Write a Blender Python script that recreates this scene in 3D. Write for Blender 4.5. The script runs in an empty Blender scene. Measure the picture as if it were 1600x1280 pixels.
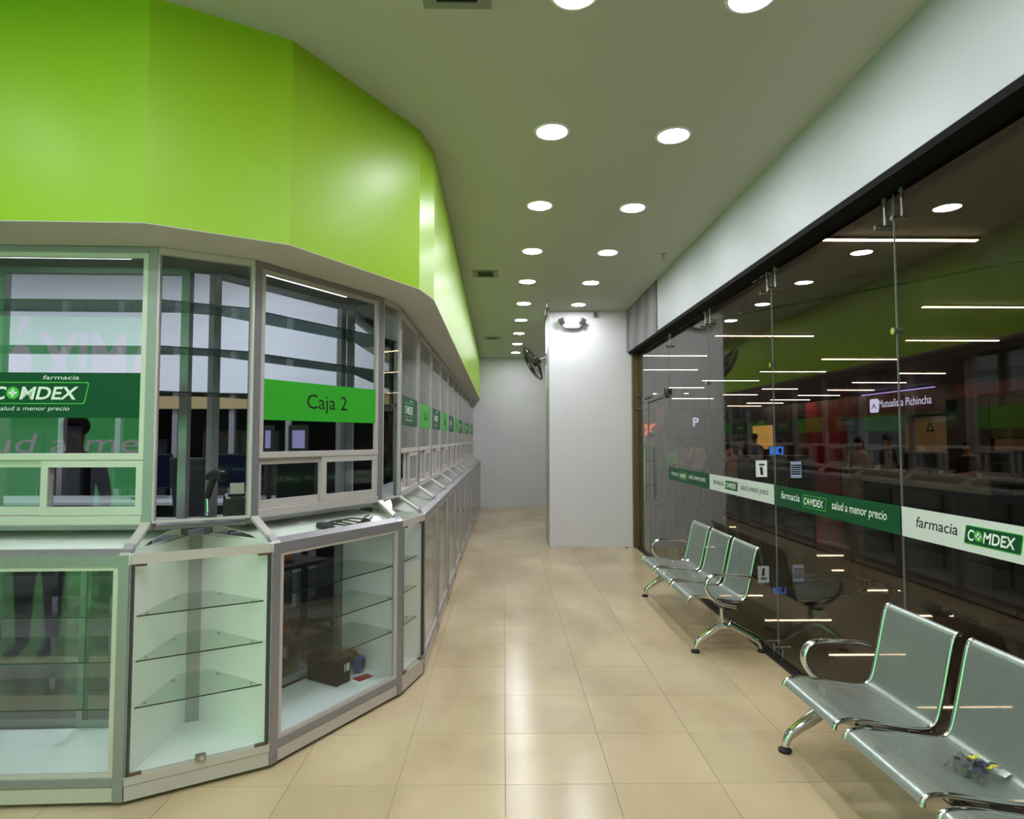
import bpy, bmesh, math, random
from mathutils import Vector, Matrix
random.seed(7)
R = math.radians
PI = math.pi
S = bpy.context.scene
COL = S.collection

# ------------------------------------------------------------------ camera
cd = bpy.data.cameras.new('camera')
cam = bpy.data.objects.new('camera', cd)
COL.objects.link(cam)
cd.sensor_fit = 'HORIZONTAL'
cd.sensor_width = 36.0
cd.lens = 36.0 * 970.0 / 1600.0
cd.clip_start = 0.02
cam.location = (0, 0, 1.6)
cam.rotation_euler = (R(90) + 0.0473872, 0, -0.0144158)
S.camera = cam

# ------------------------------------------------------------------ world and exposure
w = bpy.data.worlds.new('world')
S.world = w
w.use_nodes = True
w.node_tree.nodes['Background'].inputs[0].default_value = (0.75, 0.85, 0.8, 1)
w.node_tree.nodes['Background'].inputs[1].default_value = 0.03
S.view_settings.view_transform = 'Standard'
S.view_settings.look = 'None'
S.view_settings.exposure = 0.0
S.view_settings.gamma = 1.0
S.view_settings.use_curve_mapping = False
S.cycles.max_bounces = 9
S.cycles.diffuse_bounces = 4
S.cycles.glossy_bounces = 5
S.cycles.transparent_max_bounces = 40
S.cycles.sample_clamp_indirect = 4.0
DOWNLIGHT = 128.0
STRIP = 36.0
INNER_W = 230.0
BANNER_GLOW = 3.5

# ------------------------------------------------------------------ materials
def lin(c):
    c = c / 255.0
    return c / 12.92 if c <= 0.04045 else ((c + 0.055) / 1.055) ** 2.4
def rgb(r, g, b):
    return (lin(r), lin(g), lin(b), 1.0)
MATS = {}
def nodes(name):
    m = bpy.data.materials.new(name)
    m.use_nodes = True
    nt = m.node_tree
    return m, nt, nt.nodes['Principled BSDF']
def mat(name, col, rough=0.5, metal=0.0, emit=None, estr=0.0, var=0.0, vscale=8.0, bump=0.0, bscale=60.0, spec=None, coat=0.0):
    if name in MATS:
        return MATS[name]
    m, nt, p = nodes(name)
    c = rgb(*col)
    p.inputs['Base Color'].default_value = c
    p.inputs['Roughness'].default_value = rough
    p.inputs['Metallic'].default_value = metal
    if spec is not None:
        p.inputs['Specular IOR Level'].default_value = spec
    if coat:
        p.inputs['Coat Weight'].default_value = coat
        p.inputs['Coat Roughness'].default_value = 0.08
    if emit:
        p.inputs['Emission Color'].default_value = rgb(*emit)
        p.inputs['Emission Strength'].default_value = estr
    if var > 0 or bump > 0:
        tc = nt.nodes.new('ShaderNodeTexCoord')
        if var > 0:
            n = nt.nodes.new('ShaderNodeTexNoise')
            n.inputs['Scale'].default_value = vscale
            n.inputs['Detail'].default_value = 5
            nt.links.new(tc.outputs['Object'], n.inputs['Vector'])
            r = nt.nodes.new('ShaderNodeValToRGB')
            r.color_ramp.elements[0].position = 0.3
            r.color_ramp.elements[1].position = 0.7
            r.color_ramp.elements[0].color = tuple(x * (1 - var) for x in c[:3]) + (1,)
            r.color_ramp.elements[1].color = tuple(min(1, x * (1 + var)) for x in c[:3]) + (1,)
            nt.links.new(n.outputs['Fac'], r.inputs[0])
            nt.links.new(r.outputs[0], p.inputs['Base Color'])
        if bump > 0:
            n2 = nt.nodes.new('ShaderNodeTexNoise')
            n2.inputs['Scale'].default_value = bscale
            b = nt.nodes.new('ShaderNodeBump')
            b.inputs['Strength'].default_value = bump
            b.inputs['Distance'].default_value = 0.01
            nt.links.new(tc.outputs['Object'], n2.inputs['Vector'])
            nt.links.new(n2.outputs['Fac'], b.inputs['Height'])
            nt.links.new(b.outputs[0], p.inputs['Normal'])
    MATS[name] = m
    return m
def emitter(name, col, s):
    if name in MATS:
        return MATS[name]
    m = bpy.data.materials.new(name)
    m.use_nodes = True
    nt = m.node_tree
    nt.nodes.clear()
    e = nt.nodes.new('ShaderNodeEmission')
    e.inputs[0].default_value = rgb(*col)
    e.inputs[1].default_value = s
    o = nt.nodes.new('ShaderNodeOutputMaterial')
    nt.links.new(e.outputs[0], o.inputs[0])
    MATS[name] = m
    return m
def glass(name, tint=(0.93, 0.97, 0.95), f0=0.04, rough=0.0, fmax=1.0):
    """thin architectural glass: straight-through light plus an angle dependent mirror"""
    if name in MATS:
        return MATS[name]
    m = bpy.data.materials.new(name)
    m.use_nodes = True
    nt = m.node_tree
    nt.nodes.clear()
    t = nt.nodes.new('ShaderNodeBsdfTransparent')
    t.inputs[0].default_value = tint + (1,)
    g = nt.nodes.new('ShaderNodeBsdfGlossy')
    g.inputs['Roughness'].default_value = rough
    lw = nt.nodes.new('ShaderNodeLayerWeight')
    lw.inputs[0].default_value = 0.5
    pw = nt.nodes.new('ShaderNodeMath'); pw.operation = 'POWER'; pw.inputs[1].default_value = 5
    mu = nt.nodes.new('ShaderNodeMath'); mu.operation = 'MULTIPLY_ADD'
    mu.inputs[1].default_value = fmax - f0
    mu.inputs[2].default_value = f0
    nt.links.new(lw.outputs['Facing'], pw.inputs[0])
    nt.links.new(pw.outputs[0], mu.inputs[0])
    mx = nt.nodes.new('ShaderNodeMixShader')
    o = nt.nodes.new('ShaderNodeOutputMaterial')
    nt.links.new(mu.outputs[0], mx.inputs[0])
    nt.links.new(t.outputs[0], mx.inputs[1])
    nt.links.new(g.outputs[0], mx.inputs[2])
    nt.links.new(mx.outputs[0], o.inputs[0])
    MATS[name] = m
    return m
def perforated(name, col, hole=0.0027):
    """sheet steel pierced by a grid of small holes"""
    m, nt, p = nodes(name)
    p.inputs['Base Color'].default_value = rgb(*col)
    p.inputs['Metallic'].default_value = 0.55
    p.inputs['Roughness'].default_value = 0.34
    tc = nt.nodes.new('ShaderNodeTexCoord')
    mp = nt.nodes.new('ShaderNodeMapping')
    mp.inputs['Scale'].default_value = (1 / hole / 2,) * 3
    nt.links.new(tc.outputs['UV'], mp.inputs[0])
    v = nt.nodes.new('ShaderNodeTexVoronoi')
    v.voronoi_dimensions = '2D'
    v.inputs['Randomness'].default_value = 0.0
    v.inputs['Scale'].default_value = 1.0
    nt.links.new(mp.outputs[0], v.inputs['Vector'])
    lt = nt.nodes.new('ShaderNodeMath'); lt.operation = 'LESS_THAN'; lt.inputs[1].default_value = 0.27
    nt.links.new(v.outputs['Distance'], lt.inputs[0])
    t = nt.nodes.new('ShaderNodeBsdfTransparent')
    mx = nt.nodes.new('ShaderNodeMixShader')
    nt.links.new(lt.outputs[0], mx.inputs[0])
    nt.links.new(p.outputs[0], mx.inputs[1])
    nt.links.new(t.outputs[0], mx.inputs[2])
    nt.links.new(mx.outputs[0], nt.nodes['Material Output'].inputs[0])
    MATS[name] = m
    return m

M_ceil = mat('ceiling_paint', (186, 189, 178), 0.8, bump=0.05, bscale=200)
M_wall = mat('white_wall_paint', (222, 221, 226), 0.55, var=0.02, vscale=3, bump=0.06, bscale=120)
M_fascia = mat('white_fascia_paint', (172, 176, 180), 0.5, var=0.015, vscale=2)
M_green = mat('lime_green_gloss', (150, 194, 28), 0.36, spec=0.4)
M_soffit = mat('soffit_grey', (196, 194, 186), 0.7)
M_alu = mat('brushed_aluminium', (150, 147, 153), 0.38, 0.45, var=0.05, vscale=30)
M_alul = mat('pale_aluminium', (206, 200, 197), 0.42, 0.3)
M_plinth = mat('pale_plinth', (200, 193, 186), 0.45, 0.2)
M_white = mat('white_laminate', (244, 248, 243), 0.45)
M_case = mat('case_floor_laminate', (240, 246, 246), 0.4)
M_glass = glass('clear_glass', (0.975, 0.99, 0.982))
M_shelf = glass('shelf_glass', (0.90, 0.95, 0.925), 0.05)
M_ushelf = glass('darkened_shelf_glass', (0.52, 0.60, 0.57), 0.06)  # same clear shelves, tinted dark for the dimness their undersides reflect
M_edge = mat('glass_edge_green', (18, 36, 32), 0.3)
M_front = glass('front_glass', (0.86, 0.86, 0.85), 0.045)
M_chrome = mat('chrome', (225, 225, 228), 0.09, 1.0)
M_steel = mat('satin_steel', (170, 170, 172), 0.28, 1.0)
M_perf = perforated('perforated_steel', (158, 168, 164))
M_black = mat('black_plastic', (20, 20, 22), 0.4)
M_rubber = mat('black_rubber', (32, 30, 28), 0.7)
M_dark = mat('dark_bronze_header', (12, 9, 10), 0.8, spec=0.15)
M_post = mat('bronze_post', (112, 92, 62), 0.4, 0.4, var=0.1, vscale=6)
M_dgreen = mat('dark_green_film', (2, 74, 42), 0.5, spec=0.25)
M_bgreen = mat('bright_green_film', (52, 166, 44), 0.45, spec=0.3)
M_wfilm = mat('white_film', (208, 216, 212), 0.4)
M_txtw = mat('white_print', (232, 240, 236), 0.5)
M_txtk = mat('black_print', (16, 24, 20), 0.5)
M_lgreen = mat('logo_green', (70, 180, 60), 0.4)
M_disc = emitter('lamp_diffuser', (250, 251, 255), DOWNLIGHT)
M_strip = emitter('warm_led', (255, 218, 172), STRIP)
M_led = emitter('white_led', (235, 245, 255), 3.0)

def marble():
    m, nt, p = nodes('grey_marble')
    tc = nt.nodes.new('ShaderNodeTexCoord')
    wv = nt.nodes.new('ShaderNodeTexWave')
    wv.bands_direction = 'Y'
    wv.inputs['Scale'].default_value = 0.55
    wv.inputs['Distortion'].default_value = 4.0
    wv.inputs['Detail'].default_value = 3
    r = nt.nodes.new('ShaderNodeValToRGB')
    r.color_ramp.elements[0].color = rgb(72, 68, 70)
    r.color_ramp.elements[1].color = rgb(122, 116, 120)
    nt.links.new(tc.outputs['Object'], wv.inputs[0])
    nt.links.new(wv.outputs[0], r.inputs[0])
    nt.links.new(r.outputs[0], p.inputs['Base Color'])
    p.inputs['Roughness'].default_value = 0.3
    return m
M_marble = marble()

def tile_mat():
    m, nt, p = nodes('cream_porcelain')
    tc = nt.nodes.new('ShaderNodeTexCoord')
    geo = nt.nodes.new('ShaderNodeNewGeometry')
    n = nt.nodes.new('ShaderNodeTexNoise')
    n.inputs['Scale'].default_value = 1.3
    n.inputs['Detail'].default_value = 3
    n.inputs['Distortion'].default_value = 0.3
    mp = nt.nodes.new('ShaderNodeMapping')
    mp.inputs['Scale'].default_value = (1.0, 0.55, 1)
    nt.links.new(geo.outputs['Position'], mp.inputs[0])
    nt.links.new(mp.outputs[0], n.inputs['Vector'])
    r = nt.nodes.new('ShaderNodeValToRGB')
    r.color_ramp.elements[0].position = 0.32
    r.color_ramp.elements[1].position = 0.72
    r.color_ramp.elements[0].color = rgb(180, 160, 126)
    r.color_ramp.elements[1].color = rgb(212, 194, 160)
    nt.links.new(n.outputs['Fac'], r.inputs[0])
    oi = nt.nodes.new('ShaderNodeObjectInfo')
    hs = nt.nodes.new('ShaderNodeHueSaturation')
    mr = nt.nodes.new('ShaderNodeMapRange')
    mr.inputs['To Min'].default_value = 0.95
    mr.inputs['To Max'].default_value = 1.04
    nt.links.new(oi.outputs['Random'], mr.inputs['Value'])
    nt.links.new(mr.outputs[0], hs.inputs['Value'])
    nt.links.new(r.outputs[0], hs.inputs['Color'])
    nt.links.new(hs.outputs[0], p.inputs['Base Color'])
    n3 = nt.nodes.new('ShaderNodeTexNoise')
    n3.inputs['Scale'].default_value = 5
    mr2 = nt.nodes.new('ShaderNodeMapRange')
    mr2.inputs['To Min'].default_value = 0.15
    mr2.inputs['To Max'].default_value = 0.26
    nt.links.new(geo.outputs['Position'], n3.inputs['Vector'])
    nt.links.new(n3.outputs['Fac'], mr2.inputs['Value'])
    nt.links.new(mr2.outputs[0], p.inputs['Roughness'])
    return m
M_tile = tile_mat()
M_grout = mat('grout', (150, 136, 108), 0.8)
M_mfloor = mat('mall_floor_brown', (52, 39, 31), 0.018, var=0.1, vscale=0.8, spec=0.5)
M_mceil = mat('mall_ceiling', (186, 176, 172), 0.8)
M_maroon = mat('maroon_panel', (150, 26, 36), 0.4)
M_maroon2 = mat('dark_maroon_panel', (92, 28, 40), 0.4)
M_brown = mat('dark_brown_cladding', (52, 38, 36), 0.5)
M_olive = mat('olive_shop_glass', (96, 98, 44), 0.5)

# ------------------------------------------------------------------ mesh helpers
class MB:
    def __init__(s):
        s.v = []; s.f = []; s.uv = None
    def add(s, vs, fs):
        o = len(s.v)
        s.v += [tuple(v) for v in vs]
        s.f += [tuple(i + o for i in f) for f in fs]
        return s
    def box(s, x0, x1, y0, y1, z0, z1):
        vs = [(x, y, z) for z in (z0, z1) for y in (y0, y1) for x in (x0, x1)]
        return s.add(vs, [(0, 2, 3, 1), (4, 5, 7, 6), (0, 1, 5, 4), (2, 6, 7, 3), (0, 4, 6, 2), (1, 3, 7, 5)])
    def prism(s, poly, z0, z1):
        n = len(poly)
        a = sum(poly[i][0] * poly[(i + 1) % n][1] - poly[(i + 1) % n][0] * poly[i][1] for i in range(n))
        if a < 0: poly = poly[::-1]
        vs = [(x, y, z0) for x, y in poly] + [(x, y, z1) for x, y in poly]
        fs = [tuple(range(n))[::-1], tuple(range(n, 2 * n))]
        fs += [(i, (i + 1) % n, n + (i + 1) % n, n + i) for i in range(n)]
        return s.add(vs, fs)
    def prism_axis(s, poly, a0, a1, axis):
        """profile extruded along x (profile = y,z) or along y (profile = x,z)"""
        t = MB().prism(poly, a0, a1)
        if axis == 'x': vs = [(c, a, b) for a, b, c in t.v]
        else: vs = [(a, c, b) for a, b, c in t.v]; t.f = [f[::-1] for f in t.f]
        return s.add(vs, t.f)
    def tube(s, pts, r, n=10, closed=False, caps=True):
        pts = [Vector(p) for p in pts]
        m = len(pts)
        rs = r if isinstance(r, (list, tuple)) else [r] * m
        rings = []
        up = None
        for i, p in enumerate(pts):
            if closed: t = (pts[(i + 1) % m] - pts[i - 1]).normalized()
            else: t = (pts[min(i + 1, m - 1)] - pts[max(i - 1, 0)]).normalized()
            if up is None:
                up = Vector((0, 0, 1)) if abs(t.z) < 0.9 else Vector((1, 0, 0))
            a = t.cross(up).normalized()
            b = a.cross(t).normalized()
            up = b
            rings.append([p + (a * math.cos(2 * PI * k / n) + b * math.sin(2 * PI * k / n)) * rs[i] for k in range(n)])
        vs = [v for rg in rings for v in rg]
        fs = []
        for i in range(m if closed else m - 1):
            j = (i + 1) % m
            for k in range(n):
                l = (k + 1) % n
                fs.append((i * n + k, j * n + k, j * n + l, i * n + l))
        if caps and not closed:
            fs.append(tuple(range(n)))
            fs.append(tuple(range((m - 1) * n, m * n))[::-1])
        return s.add(vs, fs)
    def cyl(s, c, r, h, n=24, axis='z', r2=None):
        d = {'x': Vector((1, 0, 0)), 'y': Vector((0, 1, 0)), 'z': Vector((0, 0, 1))}[axis]
        c = Vector(c)
        return s.tube([c, c + d * h], [r, r if r2 is None else r2], n)
    def lathe(s, prof, c=(0, 0, 0), n=24):
        m = len(prof)
        vs = [(c[0] + r * math.cos(2 * PI * k / n), c[1] + r * math.sin(2 * PI * k / n), c[2] + z) for r, z in prof for k in range(n)]
        fs = [(i * n + k, i * n + (k + 1) % n, (i + 1) * n + (k + 1) % n, (i + 1) * n + k) for i in range(m - 1) for k in range(n)]
        return s.add(vs, fs)
    def ball(s, c, r, n=12, sc=(1, 1, 1)):
        m = n // 2
        vs = []; fs = []
        for i in range(m + 1):
            a = PI * i / m
            for k in range(n):
                b = 2 * PI * k / n
                vs.append((c[0] + r * sc[0] * math.sin(a) * math.cos(b), c[1] + r * sc[1] * math.sin(a) * math.sin(b), c[2] + r * sc[2] * math.cos(a)))
        for i in range(m):
            for k in range(n):
                fs.append((i * n + k, (i + 1) * n + k, (i + 1) * n + (k + 1) % n, i * n + (k + 1) % n))
        return s.add(vs, fs)
    def sweep(s, prof, y0, y1):
        """open profile (x,z) swept along y"""
        n = len(prof)
        vs = [(x, y0, z) for x, z in prof] + [(x, y1, z) for x, z in prof]
        return s.add(vs, [(i, i + 1, n + i + 1, n + i) for i in range(n - 1)])
    def xf(s, M):
        s.v = [tuple(M @ Vector(v)) for v in s.v]
        return s
    def mesh(s, name, m=None, smooth=False, bevel=0.0, fix=True):
        me = bpy.data.meshes.new(name)
        me.from_pydata([tuple(v) for v in s.v], [], s.f)
        if fix or bevel:
            bm = bmesh.new(); bm.from_mesh(me)
            bmesh.ops.remove_doubles(bm, verts=bm.verts, dist=1e-6)
            bmesh.ops.recalc_face_normals(bm, faces=bm.faces)
            if bevel:
                eds = [e for e in bm.edges if len(e.link_faces) == 2 and e.calc_face_angle(0) > 0.6]
                bmesh.ops.bevel(bm, geom=eds, offset=bevel, segments=2, affect='EDGES', profile=0.6, clamp_overlap=True)
            bm.to_mesh(me); bm.free()
        if smooth:
            for p in me.polygons: p.use_smooth = True
            if smooth != 'all':
                me.set_sharp_from_angle(angle=R(40))
        if m: me.materials.append(m)
        return me
    def ob(s, name, m, parent=None, smooth=False, bevel=0.0, loc=None, kind=None, label=None):
        return link(name, s.mesh(name, m, smooth, bevel), parent, loc, kind, label)
def link(name, me, parent=None, loc=None, kind=None, label=None):
    o = bpy.data.objects.new(name, me)
    COL.objects.link(o)
    if parent: o.parent = parent
    if loc: o.location = loc
    if kind: o['kind'] = kind
    if label: o['label'] = label
    return o
def box(name, m, parent, b, bevel=0.0, label=None, kind=None):
    return MB().box(*b).ob(name, m, parent, bevel=bevel, label=label, kind=kind)
def empty(name, loc=(0, 0, 0), rz=0.0, label=None, cat=None, group=None, kind=None):
    o = bpy.data.objects.new(name, None)
    COL.objects.link(o)
    o.location = loc
    o.rotation_euler = (0, 0, rz)
    o.empty_display_size = 0.1
    return tag(o, label, cat, group, kind)
def tag(o, label=None, cat=None, group=None, kind=None):
    if label: o['label'] = label
    if cat: o['category'] = cat
    if group: o['group'] = group
    if kind: o['kind'] = kind
    return o
def kids(o, table):
    return table.get(o, [])
def copy_tree(o, parent=None, table=None):
    if table is None:
        table = {}
        for q in COL.objects:
            if q.parent: table.setdefault(q.parent, []).append(q)
    c = o.copy()
    COL.objects.link(c)
    c.parent = parent
    for ch in table.get(o, []):
        copy_tree(ch, c, table)
    return c
ORD = ['nearest', 'second', 'third', 'fourth', 'fifth', 'sixth', 'seventh', 'eighth', 'ninth', 'tenth', 'eleventh', 'twelfth', 'thirteenth', 'fourteenth',
       'fifteenth', 'sixteenth', 'seventeenth', 'eighteenth', 'nineteenth', 'twentieth', 'twenty-first', 'twenty-second', 'twenty-third', 'twenty-fourth']

_txt = {}
def text_mesh(s, size, bold=0.0, shear=0.0, width=1.0, mirror=False, th=0.0006):
    """built-in font turned into a mesh lying in local x-z and facing -y, left aligned at x=0, baseline z=0"""
    key = (s, size, bold, shear, width, mirror)
    if key in _txt: return _txt[key]
    cu = bpy.data.curves.new('lettering', 'FONT')
    cu.body = s
    cu.size = size
    cu.offset = bold
    cu.shear = shear
    cu.resolution_u = 4
    o = bpy.data.objects.new('tmp', cu)
    COL.objects.link(o)
    dg = bpy.context.evaluated_depsgraph_get()
    me = bpy.data.meshes.new_from_object(o.evaluated_get(dg))
    bpy.data.objects.remove(o)
    xs = [v.co.x for v in me.vertices]
    x0, x1 = min(xs), max(xs)
    for v in me.vertices:
        x, y, z = v.co
        xx = (x - x0) * width
        if mirror: xx = (x1 - x) * width
        v.co = (xx, -z, y)
    me.name = 'lettering'
    wd = (x1 - x0) * width
    _txt[key] = (me, wd)
    return _txt[key]
def lettering(s, m, parent, x, y, z, cap, align='l', fit=None, bold=0.0, shear=0.0, mirror=False, label=None, name='lettering'):
    size = cap / 0.70
    me, wd = text_mesh(s, size, bold, shear, 1.0, mirror)
    if fit:
        me, wd = text_mesh(s, size, bold, shear, fit / wd, mirror)
    me = me.copy() if me.materials else me
    me.materials.append(m) if not me.materials else me.materials.__setitem__(0, m)
    if align == 'c': x -= wd / 2
    if align == 'r': x -= wd
    return link(name, me, parent, (x, y, z), None, label)
def rrect(w, h, r, skew=0.0, n=5):
    pts = []
    for cx, cz, a0 in ((w - r, h - r, 0), (r, h - r, 90), (r, r, 180), (w - r, r, 270)):
        for i in range(n + 1):
            a = R(a0 + 90 * i / n)
            z = cz + r * math.sin(a)
            pts.append((cx + r * math.cos(a) + skew * z, z))
    return pts
def plate_xz(poly, y0, y1):
    return MB().prism_axis(poly, y0, y1, 'y')
def frame_xz(outer, inner, y):
    n = len(outer)
    vs = [(x, y, z) for x, z in outer] + [(x, y, z) for x, z in inner] + [(x, y + .0006, z) for x, z in outer] + [(x, y + .0006, z) for x, z in inner]
    fs = [(i, (i + 1) % n, n + (i + 1) % n, n + i) for i in range(n)] + [(2 * n + i, 2 * n + (i + 1) % n, (i + 1) % n, i) for i in range(n)] + [(n + i, n + (i + 1) % n, 3 * n + (i + 1) % n, 3 * n + i) for i in range(n)]
    return MB().add(vs, fs)
def comdex(parent, x, y, z, h, w, framed=True, fill=None, mirror=False):
    """the shop logo: C, a green disc with a plus in place of the O, MDEX, in a slanted round-cornered frame; h = frame height, w = frame width"""
    cap = h * 0.56
    if framed:
        o = rrect(w, h, h * 0.1, 0.18)
        t = h * 0.045
        i = [(px * (w - 2 * t) / w + t, pz * (h - 2 * t) / h + t) for px, pz in o]
        if fill:
            plate_xz(o, y + 0.0004, y + 0.0008).xf(Matrix.Translation((x, 0, z))).ob('logo_plate', fill, parent)
        frame_xz(o, i, y).xf(Matrix.Translation((x, 0, z))).ob('logo_frame', M_lgreen, parent, label='thin green slanted outline')
    zz = z + (h - cap) / 2
    xx = x + h * 0.30
    tw = w - h * 0.62
    cw = tw * 0.155
    lettering('C', M_txtw, parent, xx, y - 0.0006, zz, cap, fit=cw, bold=cap * 0.03, shear=0.2, mirror=mirror)
    dr = cap * 0.5
    dx = xx + cw + dr * 0.95
    MB().cyl((dx, y - 0.001, zz + cap / 2), dr, 0.0006, 28, 'y').ob('logo_disc', M_lgreen, parent, label='green disc standing in for the letter O')
    a = dr * 0.62; b = dr * 0.2
    MB().box(dx - a, dx + a, y - 0.0016, y - 0.0011, zz + cap / 2 - b, zz + cap / 2 + b).box(dx - b, dx + b, y - 0.0016, y - 0.0011, zz + cap / 2 - a, zz + cap / 2 + a).ob('logo_plus', M_txtw, parent)
    lettering('MDEX', M_txtw, parent, dx + dr * 1.02, y - 0.0006, zz, cap, fit=x + w - h * .28 - (dx + dr * 1.02), bold=cap * 0.03, shear=0.2, mirror=mirror)

# ------------------------------------------------------------------ plan of the counter
V0 = Vector((-1.655, 2.80)); V1 = Vector((-1.128, 3.10)); V2 = Vector((-0.628, 3.955)); V3 = Vector((-0.535, 4.30))
dA = Vector((0.99955, 0.03)); nA = Vector((-0.03, 0.99955))
dC = (V2 - V1).normalized(); nC = Vector((-dC.y, dC.x))
nE = Vector((-1, 0))
W_A, W_C, W_E = 1.0, (V2 - V1).length, 0.95
SET = 0.175       # setback of the upper glass
DEP = 0.55
ZC = 3.535
ZS = 2.53
YEND = 14.75

# ------------------------------------------------------------------ setting: floor
fl = empty('floor', kind='structure', label='glossy cream porcelain tiled floor of the shop aisle')
box('screed', M_grout, fl, (-9.0, 2.0, -3.6, 14.9, -0.08, -0.004))
tw = 0.5; tl = 0.496
tile_me = MB().box(0.0012, tw - 0.0012, 0.0012, tl - 0.0012, -0.010, 0.0).mesh('tile', M_tile, bevel=0.0007)
def over_counter(x, y):
    return False
nt_ = 0
for i in range(-19, 4):
    for j in range(-14, 25):
        x = 0.012 + i * tw; y = 2.955 + j * tl - 0.0
        if x > 1.6 or y > 14.6: continue
        if y < 1.6 and (x < -3.1 or y < 0.4): continue
        # nothing shows behind the counter line
        if x < -1.7 and y > 3.2: continue
        if -1.7 <= x < -1.05 and y > 4.3: continue
        if x < -3.1: continue
        link('tile', tile_me, fl, (x, y, 0)); nt_ += 1
# the border strip of cut tiles against the glass and the plain areas out of view
cut = MB().box(0.0012, 1.985 - 1.512 - 0.0012, 0.0012, tl - 0.0012, -0.010, 0.0).mesh('cut_tile', M_tile, bevel=0.0007)
for o in list(COL.objects):
    if o.name.startswith('tile') and abs(o.location.x - 1.512) < 0.01: o.data = cut
box('plain_screed', M_tile, fl, (-9.0, -3.0, -3.6, 3.4, -0.004, 0.0))
box('plain_screed', M_tile, fl, (-3.0, 2.0, -3.6, 0.45, -0.004, -0.0005))
MB().prism([(-9.0, 3.2), (-1.67, 3.35), (-1.60, 3.38), (-1.10, 4.23), (-1.09, 4.32), (-1.09, 14.74), (-9.0, 14.74)], -0.004, 0.0015).ob('shop_screed', mat('shop_floor_grey', (92, 90, 88), 0.35), fl)
mf = box('mall_floor', M_mfloor, None, (2.0, 19.0, -4.0, 46.0, -0.08, 0.0))
tag(mf, 'dark brown polished mall floor beyond the glass front', kind='structure')

# ceiling
ce = box('ceiling', M_ceil, None, (-9.0, 1.9, -3.6, 14.9, ZC, ZC + 0.1))
tag(ce, 'plain off-white ceiling with recessed downlights', kind='structure')
mc = box('mall_ceiling', M_mceil, None, (1.95, 19.0, -4.0, 46.0, 3.56, 3.66))
tag(mc, 'grey mall ceiling with warm strip lights beyond the glass', kind='structure')

# walls
wb = box('wall_back', M_wall, None, (-1.2, 2.0, YEND, YEND + 0.15, 0, ZC))
tag(wb, 'white end wall of the aisle', kind='structure')
pl = box('wall_pillar', M_wall, None, (0.692, 1.905, 9.28, 10.1, 0, ZC), bevel=0.004)
tag(pl, 'white square pillar beside the glass entrance', kind='structure')
wr = empty('wall_right', kind='structure', label='white fascia above the glass front')
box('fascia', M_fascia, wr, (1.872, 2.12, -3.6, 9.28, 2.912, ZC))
box('side_wall', M_wall, wr, (1.905, 2.12, 9.28, 14.9, 0, ZC))
tp = box('trim_1', M_marble, None, (1.862, 1.872, 7.45, 9.27, 2.895, ZC - .001))
tag(tp, 'grey streaked stone panel over the entrance door', kind='structure')
th = box('trim_2', M_dark, None, (1.874, 2.055, -3.6, 9.22, 2.872, 2.911))
tag(th, 'dark header channel above the glass front', kind='structure')
tq = box('trim_3', M_post, None, (1.93, 2.045, 9.2, 9.275, 0, 2.871), bevel=0.003)
tag(tq, 'bronze jamb post between pillar and glass front', kind='structure')
ts = MB().box(1.955, 2.075, -3.6, 9.2, 0.0, 0.006).box(1.985, 1.995, -3.6, 7.5, 0.006, 0.02).box(2.015, 2.025, -3.6, 7.5, 0.006, 0.02).ob('trim_4', mat('dark_threshold', (62, 58, 56), 0.4, 0.5), None)
tag(ts, 'dark floor channel under the glass front', kind='structure')

# green band
def gpath():
    return [Vector((-9.0, 2.42)), Vector((-1.543, 2.648)), Vector((-1.021, 2.945)), Vector((-0.520, 3.815)), Vector((-0.462, 4.11)), Vector((-0.548, YEND))]
G = gpath()
wl = empty('wall_left', kind='structure', label='lime green faceted bulkhead above the pharmacy counter')
for i in range(len(G) - 1):
    a, b = G[i], G[i + 1]
    d = (b - a).normalized(); n = Vector((-d.y, d.x)) * 0.12
    def cornr(k):
        if k == 0 or k == len(G) - 1:
            dd = (G[1] - G[0]).normalized() if k == 0 else (G[-1] - G[-2]).normalized()
            return G[k] + Vector((-dd.y, dd.x)) * 0.12
        d1 = (G[k] - G[k - 1]).normalized(); d2 = (G[k + 1] - G[k]).normalized()
        n1 = Vector((-d1.y, d1.x)); n2 = Vector((-d2.y, d2.x)); mm = (n1 + n2).normalized()
        return G[k] + mm * 0.12 / mm.dot(n1)
    MB().prism([tuple(a), tuple(b), tuple(cornr(i + 1)), tuple(cornr(i))], ZS, ZC).ob('facet_panel', M_green, wl)
def inner_off(dist):
    return [Vector((-9.0, 2.42 + dist)), V0 + nA * dist + Vector((0, 0)), V1 + nC * dist, V2 + nC * dist, V3 + nE * dist, Vector((-0.545 - dist, YEND))]
I = inner_off(0.553)
for i in range(len(G) - 1):
    MB().prism([tuple(G[i]), tuple(G[i + 1]), tuple(I[i + 1]), tuple(I[i])], ZS - 0.004, ZS).ob('soffit_board', M_soffit, wl)
    MB().prism([tuple(I[i]), tuple(I[i + 1]), tuple(I[i + 1] + Vector((-.1, .05))), tuple(I[i] + Vector((-.1, .05)))], ZS, ZC).ob('inner_board', M_wall, wl)

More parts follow.
